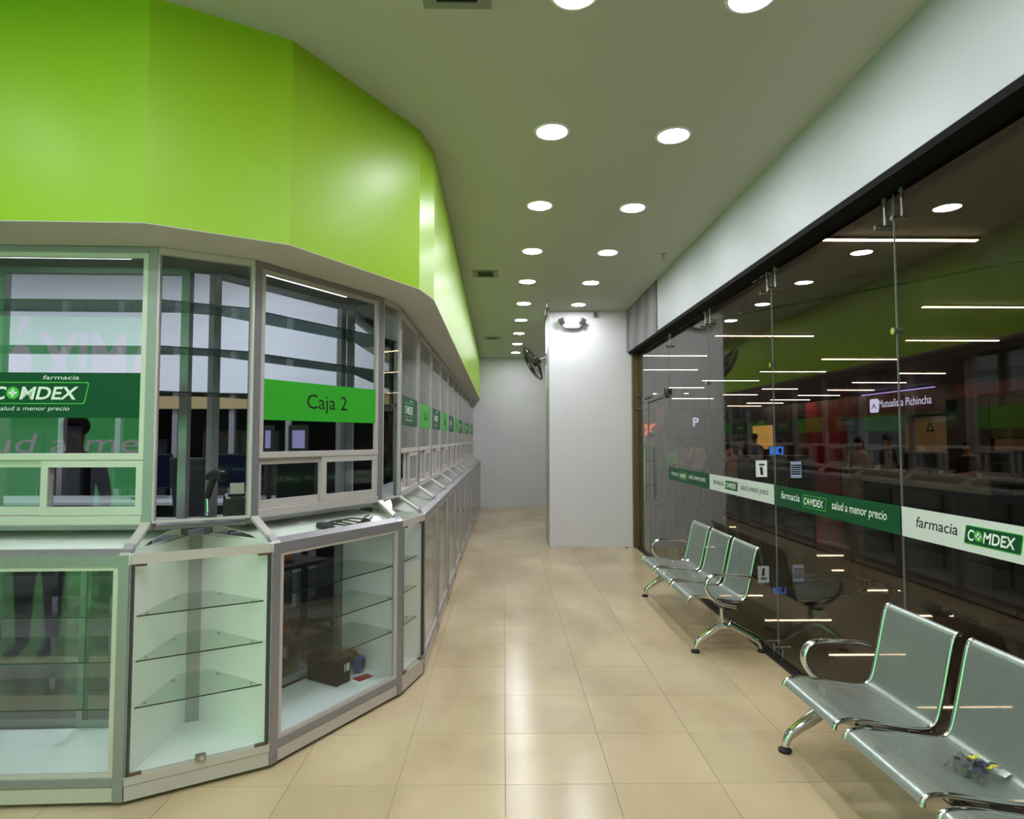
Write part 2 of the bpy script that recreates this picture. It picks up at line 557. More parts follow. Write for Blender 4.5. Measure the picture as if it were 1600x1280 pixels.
# pharmacy interior shell
M_int = mat('interior_white', (222, 224, 232), 0.7)
it = empty('wall_interior', kind='structure', label='white walls of the pharmacy room behind the counter')
box('bulkhead', M_int, it, (-9.0, -1.25, 6.8, 7.0, 2.10, ZC))
box('beige_band', mat('beige_board', (168, 146, 104), 0.6), it, (-9.0, -1.25, 6.82, 6.98, 1.93, 2.10))
box('dark_back', mat('dark_store', (46, 42, 42), 0.8), it, (-9.0, -1.6, 8.6, 8.7, 0.0, 2.2))
box('side', M_int, it, (-9.1, -9.0, -3.6, 14.9, 0, ZC))
box('rear', M_int, it, (-9.0, -1.2, 14.8, 14.9, 0, ZC))
x = -8.6
k = 0
while x < -1.8:
    box('mullion', M_alu, it, (x, x + 0.06, 6.88, 6.94, 0.0, 1.93)); x += 0.62; k += 1

# wall behind the camera: back-lit green film seen from its rear, so its words read reversed here and rightly in the glass
wf = empty('wall_front', kind='structure', label='back-lit green hoarding behind the camera')
box('wall_panel', M_wall, wf, (-9.0, 2.0, -3.72, -3.6, 0, ZC))

# ------------------------------------------------------------------ ceiling downlights
def downlight_meshes():
    ring = MB().lathe([(0.093, 0.0), (0.097, -0.006), (0.112, -0.004), (0.115, 0.0)], n=32).mesh('trim_ring', mat('white_trim', (235, 235, 235), 0.4), smooth=True)
    disc = MB().cyl((0, 0, -0.003), 0.0925, 0.0025, 32).mesh('diffuser', M_disc)
    return ring, disc
ring_me, disc_me = downlight_meshes()
def downlight(x, y, z, label, group):
    t = empty('downlight', (x, y, z), 0, label, 'ceiling light', group)
    link('trim_ring', ring_me, t); link('diffuser', disc_me, t)
    return t
LY = [2.60, 3.82, 5.06, 6.31, 7.55, 8.79, 10.03, 11.30, 12.56, 13.82]
for k, y in enumerate(LY):
    downlight(0.31 - 0.003 * k, y, ZC, 'round downlight, %s from the camera in the left ceiling row' % ORD[k], 'left row of downlights')
for k in range(6):
    downlight(1.086, [2.61, 3.86, 5.10, 6.35, 7.60, 8.85][k], ZC, 'round downlight, %s from the camera in the right ceiling row' % ORD[k], 'right row of downlights')
BEHIND = [(0.31, 1.36), (1.086, 1.36), (-0.9, 1.2), (-1.9, 1.2), (-2.9, 1.2), (-5.2, 0.9), (-0.9, -0.2), (-1.9, -0.2), (-2.9, -0.2), (0.31, 0.11), (1.086, 0.11), (-0.9, -1.6), (-2.4, -1.6), (0.7, -1.6)]  # unseen: ceiling rows carried on, plus extra downlights added to brighten the counter cases
for k, (x, y) in enumerate(BEHIND):
    downlight(x, y, ZC, 'unseen round downlight behind the camera, %s of the rear ceiling group' % (['first'] + ORD[1:])[k], 'downlights behind the camera')

# ceiling vents
def vent(y, nm):
    t = empty('ceiling_vent', (-0.205, y, ZC), 0, nm, 'air vent', 'ceiling air vents')
    m = mat('vent_grey', (128, 132, 118), 0.5)
    MB().box(-.15, .15, -.15, -.11, -.008, 0).box(-.15, .15, .11, .15, -.008, 0).box(-.15, -.09, -.11, .11, -.008, 0).box(.09, .15, -.11, .11, -.008, 0).ob('frame', m, t)
    box('backing', mat('vent_dark', (24, 26, 24), 0.8), t, (-.09, .09, -.11, .11, -.002, -.0005))
    for q in range(6):
        box('slat', mat('vent_slat', (70, 74, 66), 0.5), t, (-.088, .088, -.095 + q * .034, -.085 + q * .034, -.010, -.003))
vent(2.55, 'square ceiling vent at the top edge, nearest the camera')
vent(7.2, 'square ceiling vent halfway along the green bulkhead')
vent(11.85, 'small looking square ceiling vent, farthest of the three')

# sprinkler, sensor, bracket
t = empty('sprinkler', (1.68, 6.4, ZC), 0, 'small chrome ceiling sprinkler near the white fascia', 'sprinkler')
MB().cyl((0, 0, -.006), .035, .006, 20).ob('escutcheon', M_steel, t)
MB().cyl((0, 0, -.05), .009, .045, 10).tube([(-.018, 0, -.05), (-.02, 0, -.075), (0, 0, -.085), (.02, 0, -.075), (.018, 0, -.05)], .003, 6).cyl((0, 0, -.09), .02, .003, 14).ob('head', M_steel, t)
t = empty('sensor', (1.385, 9.28, 3.47), 0, 'small grey sensor box at the top of the pillar', 'sensor')
box('housing', M_alu, t, (-.03, .03, -.05, 0, -.035, .035), .004)
box('lens', M_black, t, (-.014, .014, -.054, -.05, -.02, .01))
t = empty('security_camera', (0.62, 8.6, ZC), 0, 'grey bracket camera on the ceiling beside the pillar', 'camera')
MB().cyl((0, 0, -.012), .03, .012, 16).tube([(0, 0, 0), (0, 0, -.09), (.0, .05, -.13)], .010, 8).ob('bracket', M_alu, t)
MB().tube([(0, .02, -.12), (0, .16, -.16)], [.03, .026], 12).ob('housing', M_alu, t, smooth=True)

# emergency light on the pillar
t = empty('emergency_light', (1.03, 9.28, 3.35), 0, 'white emergency light with two lamp heads on the pillar', 'emergency light')
mw = mat('emergency_white', (196, 197, 198), 0.5)
MB().prism_axis([(-.17, .055), (.17, .055), (.165, -.045), (.11, -.085), (-.11, -.085), (-.165, -.045)], -.075, 0, 'y').ob('housing', mw, t, bevel=.006)
MB().prism_axis([(-.12, -.0852), (.12, -.0852), (.10, -.098), (-.10, -.098)], -.07, -.01, 'y').ob('base_cover', mat('clear_grey', (120, 120, 120), .3), t)
for sx in (-1, 1):
    hd = MB().box(-.045, .045, -.03, .03, -.04, .04).xf(Matrix.Translation((sx * .155, -.105, .01)) @ Matrix.Rotation(sx * R(18), 4, 'Y') @ Matrix.Rotation(sx * R(25), 4, 'Z')).ob('lamp_head', mat('lamp_grey', (120, 118, 118), .4), t, bevel=.008)
    for q in range(4):
        MB().box(-.038, .038, -.035, -.0305, -.03 + q * .018, -.022 + q * .018).xf(Matrix.Translation((sx * .155, -.105, .01)) @ Matrix.Rotation(sx * R(18), 4, 'Y') @ Matrix.Rotation(sx * R(25), 4, 'Z')).ob('reflector_rib', M_black, hd)

# wall fan on the left face of the pillar
def fan():
    t = empty('wall_fan', (0.69, 9.72, 2.86), 0, 'round wall fan on a bracket, tilted from the pillar side', 'fan')
    box('wall_plate', M_steel, t, (-.02, 0, -.05, .05, -.09, .09), .004)
    MB().tube([(-.01, 0, .03), (-.09, 0, .0), (-.17, 0, -.04)], .014, 10).ob('bracket_arm', mw, t, smooth=True)
    # head frame: axis points left and down
    ax = Vector((-.86, -.07, -.46)).normalized()
    q = ax.to_track_quat('Z', 'X').to_matrix().to_4x4()
    M = Matrix.Translation((-.20, 0, -.06)) @ q
    MB().lathe([(0.0, -.10), (.05, -.10), (.07, -.06), (.07, 0.0), (.03, .03), (0, .03)], n=20).xf(M).ob('motor', M_black, t, smooth=True)
    g = MB()
    for rr, zz in ((.285, .03), (.285, .015), (.24, .065), (.19, .08), (.14, .088), (.09, .092), (.22, -.02), (.15, -.04)):
        g.tube([(rr * math.cos(a), rr * math.sin(a), zz) for a in [2 * PI * i / 32 for i in range(32)]], .0035 if rr < .28 else .008, 5, closed=True)
    for i in range(24):
        a = 2 * PI * i / 24
        c, s_ = math.cos(a), math.sin(a)
        g.tube([(.05 * c, .05 * s_, .09), (.2 * c, .2 * s_, .078), (.285 * c, .285 * s_, .03), (.22 * c, .22 * s_, -.02), (.08 * c, .08 * s_, -.05)], .0022, 4)
    g.xf(M).ob('guard', mat('guard_dark', (52, 52, 54), .4, .5), t)
    for i in range(5):
        a0 = 2 * PI * i / 5
        vs = []
        for rr, da, zz in ((.05, -.35, .02), (.05, .35, .04), (.22, -.45, .02), (.25, 0, .035), (.22, .42, .05)):
            vs.append((rr * math.cos(a0 + da), rr * math.sin(a0 + da), zz))
        b = MB().add(vs + [(x, y, z + .004) for x, y, z in vs], [(0, 2, 3, 4, 1), (6, 9, 8, 7, 5), (0, 1, 6, 5), (1, 4, 9, 6), (4, 3, 8, 9), (3, 2, 7, 8), (2, 0, 5, 7)])
        b.xf(M).ob('fan_blade', mat('blade_grey', (120, 122, 126), .3), t)
fan()

# ------------------------------------------------------------------ the glass front
def glass_panel(n, ya, yb, z0, z1, band=None, lab=''):
    """panel frame: local x runs towards the camera, local -y looks into the aisle"""
    t = empty('window_%d' % n, (2.0, ya, 0), -PI / 2, kind='structure', label=lab)
    L = ya - yb
    box('glass_pane', M_front, t, (0.004, L - 0.004, 0.006, 0.016, z0, z1))
    box('pane_edge', mat('polished_pane_edge', (150, 154, 152), .25), t, (0.0018, 0.0034, 0.006, 0.016, z0, z1))  # pale grey puts the light caught by the glass edge into its colour
    for xx in (0.07, L - 0.07):
        if z1 > 2.5:
            MB().cyl((xx, 0.011, z1 - .14), .0075, .155, 8).cyl((xx, 0.011, 2.845), .016, .02, 12).ob('hanger_rod', M_steel, t)
            MB().tube([(xx, -.045, z1 - .15), (xx, .065, z1 - .15)], .013, 12).ob('glass_clamp', M_chrome, t, smooth=True)
        if z0 < 0.2:
            MB().cyl((xx, 0.011, 0.012), .0075, .09, 8).ob('floor_pin', M_steel, t)
            MB().tube([(xx, -.045, .10), (xx, .065, .10)], .013, 12).ob('glass_clamp', M_chrome, t, smooth=True)
    if z1 > 2.5:
        MB().tube([(L, -.012, 2.15), (L, .034, 2.15)], .018, 12).ob('joint_button', M_chrome, t, smooth=True)
    if band:
        m = M_dgreen if band == 'g' else M_wfilm
        b = box('film_band', m, t, (0.006, L - 0.006, 0.0042, 0.0055, 1.115, 1.262), label=('dark green' if band == 'g' else 'white') + ' film band with the pharmacy name')
        tx = M_txtw if band == 'g' else M_txtk
        lettering('farmacia', tx, b, .115, .0035, 1.175, .05, fit=.275, shear=0.15, bold=.0004)
        comdex(b, .425, .0035, 1.148, .082, .30, True, M_dgreen if band != 'g' else None)
        lettering('salud a menor precio', tx, b, .80, .0035, 1.175, .05, fit=.545, shear=0.15, bold=.0004)
    return t
J = [7.49, 6.03, 4.58, 3.12, 1.66, 0.20, -1.26, -2.72]
for k in range(7):
    glass_panel(k + 1, J[k], J[k + 1], 0.03, 2.86, 'gwgwgwg'[k],
                'tall frameless glass panel with a %s film band, %s from the entrance door' % (['dark green', 'white'][k % 2], ['first', 'second', 'third', 'fourth', 'fifth', 'sixth', 'seventh'][k]))
# transom and side light over the door
tt = empty('window_8', (2.0, 9.19, 0), -PI / 2, kind='structure', label='glass transom above the entrance door')
box('glass_pane', M_front, tt, (0.004, 1.696, 0.006, 0.016, 2.17, 2.86))
for zz in (2.05, 2.25):
    MB().tube([(0.03, -.05, zz), (0.03, .07, zz)], .014, 12).ob('glass_clamp', M_steel, tt, smooth=True)
MB().box(1.64, 1.76, -.012, .034, 2.14, 2.20).box(1.60, 1.66, -.02, .042, 2.10, 2.13).tube([(1.68, -.03, 2.13), (1.68, -.03, 2.22)], .012, 8).ob('patch_fitting', mat('dark_steel', (70, 68, 66), .3, .8), tt)
MB().tube([(1.64, -.02, 2.165), (1.3, -.06, 2.14), (0.9, -.03, 2.12), (0.55, -.02, 2.10)], .009, 8).ob('closer_arm', M_steel, tt, smooth=True)
t = empty('window_9', (2.0, 9.19, 0), -PI / 2, kind='structure', label='narrow fixed side glass next to the bronze post')
box('glass_pane', M_front, t, (0.004, 0.61, 0.006, 0.016, 0.03, 2.155))
t = empty('door_1', (2.0, 8.57, 0), -PI / 2, kind='structure', label='frameless glass entrance door with a tubular pull handle')
box('glass_leaf', M_front, t, (0.006, 1.07, 0.006, 0.018, 0.015, 2.155))
MB().box(-.006, .0055, .000, .024, .015, 2.155).ob('edge_profile', M_chrome, t)
hp = MB()
for yy in (-.06, .085):
    hp.tube([(.10, yy, .78), (.10, yy, 1.48)], .014, 12)
hp.ob('pull_handle', M_chrome, t, smooth=True)
for zz in (.98, 1.30):
    MB().tube([(.10, -.06, zz), (.10, .085, zz)], .009, 10).ob('handle_spacer', M_chrome, t, smooth=True)
box('patch_fitting', M_steel, t, (.98, 1.08, -.004, .028, .015, .07), .003)

# ------------------------------------------------------------------ counter modules
def module(W, name, back=False, sash_open=0.0, led=False, shelves_up=True, rear_doors=False):
    t = empty(name)
    p = 0.045
    dn = DEP
    for nm, x0 in (('l', 0.0), ('r', W - p)):
        MB().prism_axis([(0.0, .02), (p, .02), (p, 1.13), (p * .6, 1.106), (0.0, 1.083)], x0, x0 + p, 'x').ob('front_post', M_alu, t)
        box('back_post', M_alu, t, (x0, x0 + p, dn - p, dn, 0.02, ZS - 0.006), .002)
        box('upper_post', M_alu, t, (x0, x0 + p, SET, SET + p, 1.17, ZS - 0.006), .002)
        # sloping bar of the display
        MB().prism_axis([(0.0, 1.085), (SET, 1.208), (SET, 1.19), (0.012, 1.07)], x0 + .0006, x0 + p - .0006, 'x').ob('slope_bar', M_alul, t)
    box('plinth', M_plinth, t, (p, W - p, 0.004, 0.02, 0.02, 0.083), .002)
    box('bottom_rail', M_alu, t, (p, W - p, 0.0, 0.035, 0.086, 0.124), .002)
    MB().prism_axis([(0.0, 1.035), (0.03, 1.035), (0.035, 1.108), (0.0, 1.084)], p, W - p, 'x').ob('top_rail', M_alu, t)
    MB().box(p, p + .024, .006, .022, .124, 1.035).box(W - p - .024, W - p, .006, .022, .124, 1.035).box(p + .024, W - p - .024, .006, .022, .124, .142).box(p + .024, W - p - .024, .006, .022, 1.017, 1.035).ob('door_frame', M_alul, t)
    box('front_glass', M_glass, t, (p + .022, W - p - .022, .011, .016, .140, 1.019))
    box('case_floor', M_case, t, (p * .2, W - p * .2, .036, dn - p - .002, .10, .118))
    for x0 in (.0, W - .012):
        box('side_panel', M_white, t, (x0 + .002, x0 + .010, p + .001, dn - p - .001, .118, 1.10))
    if rear_doors:
        for x0, x1, y0 in ((p, W * .52, dn - .03), (W * .48, W - p, dn - .045)):
            rd = MB().box(x0, x0 + .03, y0, y0 + .012, .12, .98).box(x1 - .03, x1, y0, y0 + .012, .12, .98).box(x0 + .03, x1 - .03, y0, y0 + .012, .12, .155).box(x0 + .03, x1 - .03, y0, y0 + .012, .95, .98).ob('rear_sash', M_alu, t)
            box('pane', M_glass, rd, (x0 + .028, x1 - .028, y0 + .004, y0 + .009, .153, .952))
    if back:
        box('back_panel', M_white, t, (p, W - p, dn - .03, dn - .02, .118, 1.0))
    for z in (.395, .600, .800):
        sh = box('shelf', M_shelf, t, (.012, W - .012, .05, dn - .12, z, z + .006))
        box('shelf_edge', M_edge, sh, (.012, W - .012, .0485, .05, z, z + .006))
        for xx in (.014, W - .026):
            for yy in (.09, dn - .17):
                box('shelf_clip', M_steel, sh, (xx, xx + .012, yy, yy + .012, z - .008, z - .0005))
    MB().prism_axis([(.036, 1.060), (.20, 1.114), (dn - p - .013, 1.144), (dn - p - .013, 1.150), (.20, 1.120), (.036, 1.066)], .014, W - .014, 'x').ob('compartment_board', M_white, t)
    box('compartment_back', M_white, t, (.014, W - .014, dn - p - .012, dn - p - .004, 1.100, 1.164))
    sl = MB().prism_axis([(0.016, 1.0925), (SET - .002, 1.2025), (SET - .002, 1.1975), (0.016, 1.0875)], p + .002, W - p - .002, 'x').ob('slope_glass', M_glass, t)
    # upper part
    box('sill', M_alul, t, (p, W - p, SET - .004, SET + .05, 1.196, 1.238), .002)
    box('work_surface', mat('work_surface_grey', (186, 186, 184), .4), t, (.004, W - .004, SET + .052, dn - .002, 1.165, 1.185))
    box('middle_rail', M_alul, t, (p, W - p, SET, SET + .05, 1.500, 1.532), .002)
    box('head_rail', M_alu, t, (p, W - p, SET, SET + .04, 2.492, ZS - .006), .002)
    a, b = p, W - p
    MB().box(a, a + .024, SET + .003, SET + .022, 1.532, 2.492).box(b - .024, b, SET + .003, SET + .022, 1.532, 2.492).box(a + .024, b - .024, SET + .003, SET + .022, 2.470, 2.492).ob('fixed_frame', M_alul, t)
    box('fixed_glass', M_glass, t, (a + .022, b - .022, SET + .010, SET + .015, 1.531, 2.472))
    mid = W / 2
    for nm, x0, x1, y0 in (('f', mid - .015 + 0, b - .001, SET + .004), ('r', a + .001, mid + .02, SET + .026)):
        if nm == 'r' and sash_open: x0 += sash_open; x1 += sash_open - .02
        f = .032
        sf = MB().box(x0, x0 + f, y0, y0 + .018, 1.240, 1.498).box(x1 - f, x1, y0, y0 + .018, 1.240, 1.498).box(x0 + f, x1 - f, y0, y0 + .018, 1.240, 1.280).box(x0 + f, x1 - f, y0, y0 + .018, 1.466, 1.498).ob('sliding_sash', M_alul, t)
        box('pane', M_glass, sf, (x0 + f - .002, x1 - f + .002, y0 + .007, y0 + .012, 1.278, 1.468))
    if shelves_up:
        for z in (1.825, 2.045, 2.27):
            sh = box('upper_shelf', M_ushelf, t, (.01, W - .01, SET + .05, dn - .05, z, z + .007))
            box('shelf_edge', M_edge, sh, (.01, W - .01, SET + .0485, SET + .05, z, z + .007))
    box('back_header', M_alu, t, (p, W - p, dn - p, dn, 2.480, 2.511), .002)
    box('top_board', mat('top_board_grey', (110, 112, 110), .5), t, (.003, W - .003, SET + .042, dn, 2.512, 2.523))
    if led:
        box('led_strip', M_led, t, (p + .03, W - p - .16, SET + .13, SET + .142, 2.502, 2.511))
    return t
def banner_full(t, W):
    b = box('film_banner', M_dgreen, t, (.062, W - .062, SET - .0005 + .006, SET + .0075 - .0005, 1.700, 1.915), label='dark green film banner with the pharmacy name')
    y = SET + .0045
    c = W / 2 - .04
    lettering('farmacia', M_txtw, b, c + .185, y, 1.882, .020, 'r', fit=.165, shear=.15)
    comdex(b, c - .235, y, 1.765, .105, .45)
    lettering('salud a menor precio', M_txtw, b, c - .185, y, 1.735, .020, fit=.33, shear=.15)
    return b
def banner_caja(t, W, n):
    b = box('film_banner', M_bgreen, t, (.062, W - .062, SET - .0005 + .006, SET + .0075 - .0005, 1.700, 1.915), label='bright green film banner naming the till')
    lettering('Caja %s' % n, M_txtk, b, W / 2 + .02, SET + .0045, 1.772, .082, 'c', fit=.31)
    return b
GROUP = 'glazed counter modules of the pharmacy'
A = module(W_A, 'counter_module', led=True, rear_doors=True)
tag(A, 'green-tinted glazed counter module at left with dark green pharmacy banner', 'display counter', GROUP)
pa = V0 - dA * W_A
A.location = (pa.x, pa.y, 0); A.rotation_euler.z = math.atan2(dA.y, dA.x)
banner_full(A, W_A)
Cm = module(W_C, 'counter_module', led=True)
tag(Cm, 'glazed counter module with the green Caja 2 banner and sliding windows', 'display counter', GROUP)
Cm.location = (V1.x, V1.y, 0); Cm.rotation_euler.z = math.atan2(dC.y, dC.x)
banner_caja(Cm, W_C, '2')
E0 = module(W_E, 'counter_module', back=True, sash_open=0.36)
tag(E0, 'x', 'display counter', GROUP)
E0.rotation_euler.z = PI / 2
tbl = {}
for q in COL.objects:
    if q.parent: tbl.setdefault(q.parent, []).append(q)
mods = [E0]
for k in range(1, 11):
    mods.append(copy_tree(E0, None, tbl))
for k, o in enumerate(mods):
    o.location = (V3.x, V3.y + 0.0 + k * W_E, 0)
    o['label'] = 'narrow looking glazed counter module, %s of the straight run from the Caja 2 corner' % (['first'] + ORD[1:])[k]
    if k % 2 == 0: banner_full(o, W_E)
    else: banner_caja(o, W_E, str(3 + k // 2))
# further module out of the frame to the left, so the counter does not stop at the picture edge
A2 = module(W_A, 'counter_module')
tag(A2, 'glazed counter module beyond the left edge of the picture', 'display counter', GROUP)
pb = V0 - dA * (2 * W_A + .012)
A2.location = (pb.x, pb.y, 0); A2.rotation_euler.z = math.atan2(dA.y, dA.x)
tag(box('wall_side', M_wall, None, (-9.0, pb.x - .01, 2.72, 2.86, 0, ZS - .005)), 'white wall left of the counter, outside the picture', kind='structure')

def wedge(name, P, Q, nl, nr, label, knob='c', dark_right=False):
    """triangular corner case between two modules; P,Q front corners, nl/nr inward directions of the neighbours"""
    t = empty(name, (P.x, P.y, 0), 0, label, 'display counter', GROUP)
    q = Q - P
    d = q.normalized(); n = Vector((-d.y, d.x))
    def pt(a, s):   # a: 0 left, 1 right ; s depth along neighbour
        return (nl * s) if a == 0 else (q + nr * s)
    def quad(s0, s1, z0, z1, nm, m, e=0.0, **k):
        a0, b0, b1, a1 = pt(0, s0) + d * e, pt(1, s0) - d * e, pt(1, s1) - d * e, pt(0, s1) + d * e
        return MB().prism([tuple(a0), tuple(b0), tuple(b1), tuple(a1)], z0, z1).ob(nm, m, t, **k)
    e = .003
    quad(.004, .02, .02, .083, 'plinth', M_plinth, e)
    quad(.0, .035, .086, .124, 'bottom_rail', M_plinth, e)
    quad(.0, .03, 1.043, 1.084, 'top_rail', M_plinth, e)
    quad(.008, .014, .126, 1.041, 'front_glass', M_glass, .018)
    quad(.02, DEP - .01, .10, .118, 'case_floor', M_case, e)
    for a in (0, 1):
        p0, p1 = pt(a, .0), pt(a, DEP)
        o = d * (.010 if a == 0 else -.010)
        MB().prism([tuple(p0), tuple(p1), tuple(p1 + o), tuple(p0 + o)], .118, 1.09).ob('side_panel', M_white, t)
        o2 = d * (.016 if a == 0 else -.016)
        p2 = pt(a, .018)
        MB().prism([tuple(p0), tuple(p2), tuple(p2 + o2), tuple(p0 + o2)], .124, 1.043).ob('glass_channel', M_black if a == 1 and dark_right else mat('channel_grey', (72, 70, 74), .4, .4), t)
        # hinge clips
        for z in (.124, 1.033):
            c0 = p0 + o2 * 1.0 - n * .002
            c1 = c0 + o2 * 3.4
            MB().prism([tuple(c0), tuple(c1), tuple(c1 + n * .018), tuple(c0 + n * .018)], z, z + .009).ob('pivot_clip', mat('brass_clip', (112, 86, 74), .4, .5), t)
    quad(DEP - .012, DEP - .004, .118, 1.09, 'back_strip', mat('grey_strip', (176, 180, 176), .5))
    for z in (.395, .600, .800):
        sh = quad(.05, DEP - .10, z, z + .006, 'shelf', M_shelf, .012)
        a0, b0, b1, a1 = pt(0, .0485) + d * .012, pt(1, .0485) - d * .012, pt(1, .05) - d * .012, pt(0, .05) + d * .012
        MB().prism([tuple(a0), tuple(b0), tuple(b1), tuple(a1)], z, z + .006).ob('shelf_edge', M_edge, sh)
        for a in (0, 1):
            for s in (.12, .38):
                c = pt(a, s) + d * (.012 if a == 0 else -.024)
                MB().box(c.x, c.x + .012, c.y, c.y + .012, z - .008, z - .0005).ob('shelf_clip', M_steel, sh)
    # knob lock
    kc = q * (.5 if knob == 'c' else .93) - n * .001
    ang = math.atan2(d.y, d.x)
    Mk = Matrix.Translation((kc.x, kc.y, 0)) @ Matrix.Rotation(ang, 4, 'Z')
    MB().box(-.022, .022, -.006, .014, .122, .150).xf(Mk).ob('lock_body', M_steel, t)
    MB().cyl((.006, -.020, .139), .010, .014, 14, 'y').xf(Mk).ob('lock_knob', M_chrome, t, smooth=True)
    # sloping glass
    a0, b0 = pt(0, .012), pt(1, .012)
    a1, b1 = pt(0, SET - .002), pt(1, SET - .002)
    a0 += d * e; b0 -= d * e; a1 += d * e; b1 -= d * e
    vs = [(a0.x, a0.y, 1.092), (b0.x, b0.y, 1.092), (b1.x, b1.y, 1.203), (a1.x, a1.y, 1.203)]
    MB().add(vs + [(x, y, z - .005) for x, y, z in vs], [(0, 1, 2, 3), (7, 6, 5, 4), (0, 4, 5, 1), (1, 5, 6, 2), (2, 6, 7, 3), (3, 7, 4, 0)]).ob('slope_glass', M_glass, t)
    # upper
    quad(SET, SET + .03, 1.200, 1.212, 'sill', M_alul, e)
    quad(SET + .03, DEP, 1.165, 1.185, 'work_surface', M_alu, e)
    quad(SET, SET + .03, 2.490, ZS - .006, 'head_rail', M_alul, e)
    quad(SET + .006, SET + .011, 1.212, 2.490, 'upper_glass', M_glass, .004)
    for a in (0, 1):
        p0, p1 = pt(a, SET), pt(a, SET + .02)
        o = d * (.010 if a == 0 else -.010)
        MB().prism([tuple(p0), tuple(p1), tuple(p1 + o), tuple(p0 + o)], 1.212, 2.49).ob('edge_trim', M_alul, t)
    for z in (1.825, 2.045, 2.27):
        sh = quad(SET + .03, DEP - .03, z, z + .007, 'upper_shelf', M_ushelf, .006)
        a0, b0, b1, a1 = pt(0, SET + .0285), pt(1, SET + .0285), pt(1, SET + .03), pt(0, SET + .03)
        MB().prism([tuple(a0), tuple(b0), tuple(b1), tuple(a1)], z, z + .007).ob('shelf_edge', M_edge, sh)
    quad(SET + .032, DEP, 2.497, 2.52, 'top_board', mat('top_board_grey', (110, 112, 110), .5), e)
    return t
wedge('corner_cabinet', V0, V1, nA, nC, 'empty corner showcase with three triangular glass shelves, left of the Caja 2 module')
wedge('corner_cabinet', V2, V3, nC, nE, 'narrow corner showcase with a chrome knob, right of the Caja 2 module', knob='r')

# ------------------------------------------------------------------ things in and behind the Caja 2 module
angC = math.atan2(dC.y, dC.x)
def cpt(u, v):   # module C local to world
    p = V1 + dC * u + nC * v
    return p
def at_c(name, u, v, z, rz, label, cat, group=None):
    p = cpt(u, v)
    return empty(name, (p.x, p.y, z), angC + rz, label, cat, group)
zf = .118
t = at_c('cardboard_box', .725, .36, zf, R(90), 'black product box with white marks on its end in the showcase', 'box')
box('carton', mat('black_card', (18, 14, 13), .5, spec=.3), t, (-.125, .125, -.056, .056, 0, .132), .002)
box('lid', mat('black_card2', (28, 24, 23), .45), t, (-.127, .127, -.058, .058, .1325, .15), .002)
for i, (a, b) in enumerate(((-.046, -.030), (-.024, -.020), (-.012, -.006))):
    box('printed_mark', M_txtw, t, (-.1268, -.1255, a, b, .07, .115))
t = at_c('leather_pouch', .86, .37, zf, R(8), 'tan leather pouch lying behind the black box in the showcase', 'pouch')
mt_ = mat('tan_leather', (118, 78, 40), .5, var=.2, vscale=25, bump=.3)
MB().tube([(-.16, .02, .08), (-.10, .0, .12), (-.03, -.02, .13), (.04, -.03, .10), (.07, -.05, .05), (.07, -.07, .02)], [.03, .042, .045, .042, .032, .02], 14).ob('body', mt_, t, smooth=True)
MB().tube([(-.12, -.03, .12), (-.02, -.065, .15), (.07, -.075, .09), (.085, -.09, .02)], .008, 8).ob('strap', mt_, t, smooth=True)
t = at_c('tape_roll', .92, .29, zf + .052, R(20), 'blue roll of tape standing in the right corner of the showcase', 'tape roll')
MB().lathe([(.036, -.02), (.05, -.02), (.05, .02), (.036, .02), (.036, -.02)], n=24).xf(Matrix.Rotation(R(90), 4, 'X')).ob('roll', mat('blue_tape', (72, 86, 150), .35), t, smooth=True)
t = at_c('red_card', .865, .20, zf + .0005, R(-10), 'red card lying on the showcase floor', 'card')
box('sheet', mat('red_paper', (170, 40, 30), .5), t, (-.06, .05, -.035, .035, 0, .002))
t = at_c('white_card', .90, .14, zf + .0005, R(-18), 'white card lying in front of the red card', 'card')
box('sheet', mat('white_paper', (225, 230, 228), .5), t, (-.055, .055, -.03, .03, 0, .002))
# cables in the sloping display
zc = 1.091
t = at_c('cable_bundle', .60, .105, zc, 0, 'tangle of black cables under the sloping glass of Caja 2', 'cable')
for i in range(4):
    pts = []
    for k in range(13):
        a = k / 12
        pts.append((-.12 + a * .34 + .02 * math.sin(5 * a + i), .015 + .038 * math.sin(PI * a * (1.1 + .35 * i) + .4 * i), .007 + .012 * abs(math.sin(2.6 * a + i * .8))))
    MB().tube(pts, .0042, 6).ob('cable', M_black, t, smooth=True)
t = at_c('power_adapter', .44, .10, zc, R(8), 'small black power adapter beside the cables', 'adapter')
box('body', mat('adapter_dark', (34, 44, 56), .4), t, (-.03, .03, -.035, .055, 0, .026), .004)
for i in range(3):
    box('vent_rib', M_black, t, (-.032, -.02, -.025 + i * .026, -.012 + i * .026, .004, .023))
t = at_c('cable_grommet', .77, .11, zc, 0, 'round black cable grommet in the compartment floor', 'grommet')
MB().lathe([(.018, .0), (.03, .0), (.03, .012), (.024, .02), (.018, .02), (.018, .0)], n=22).ob('ring', M_black, t, smooth=True)

for o_ in COL.objects:
    if o_.name in ('cable_bundle', 'power_adapter', 'cable_grommet'): o_.rotation_euler.x = R(18)
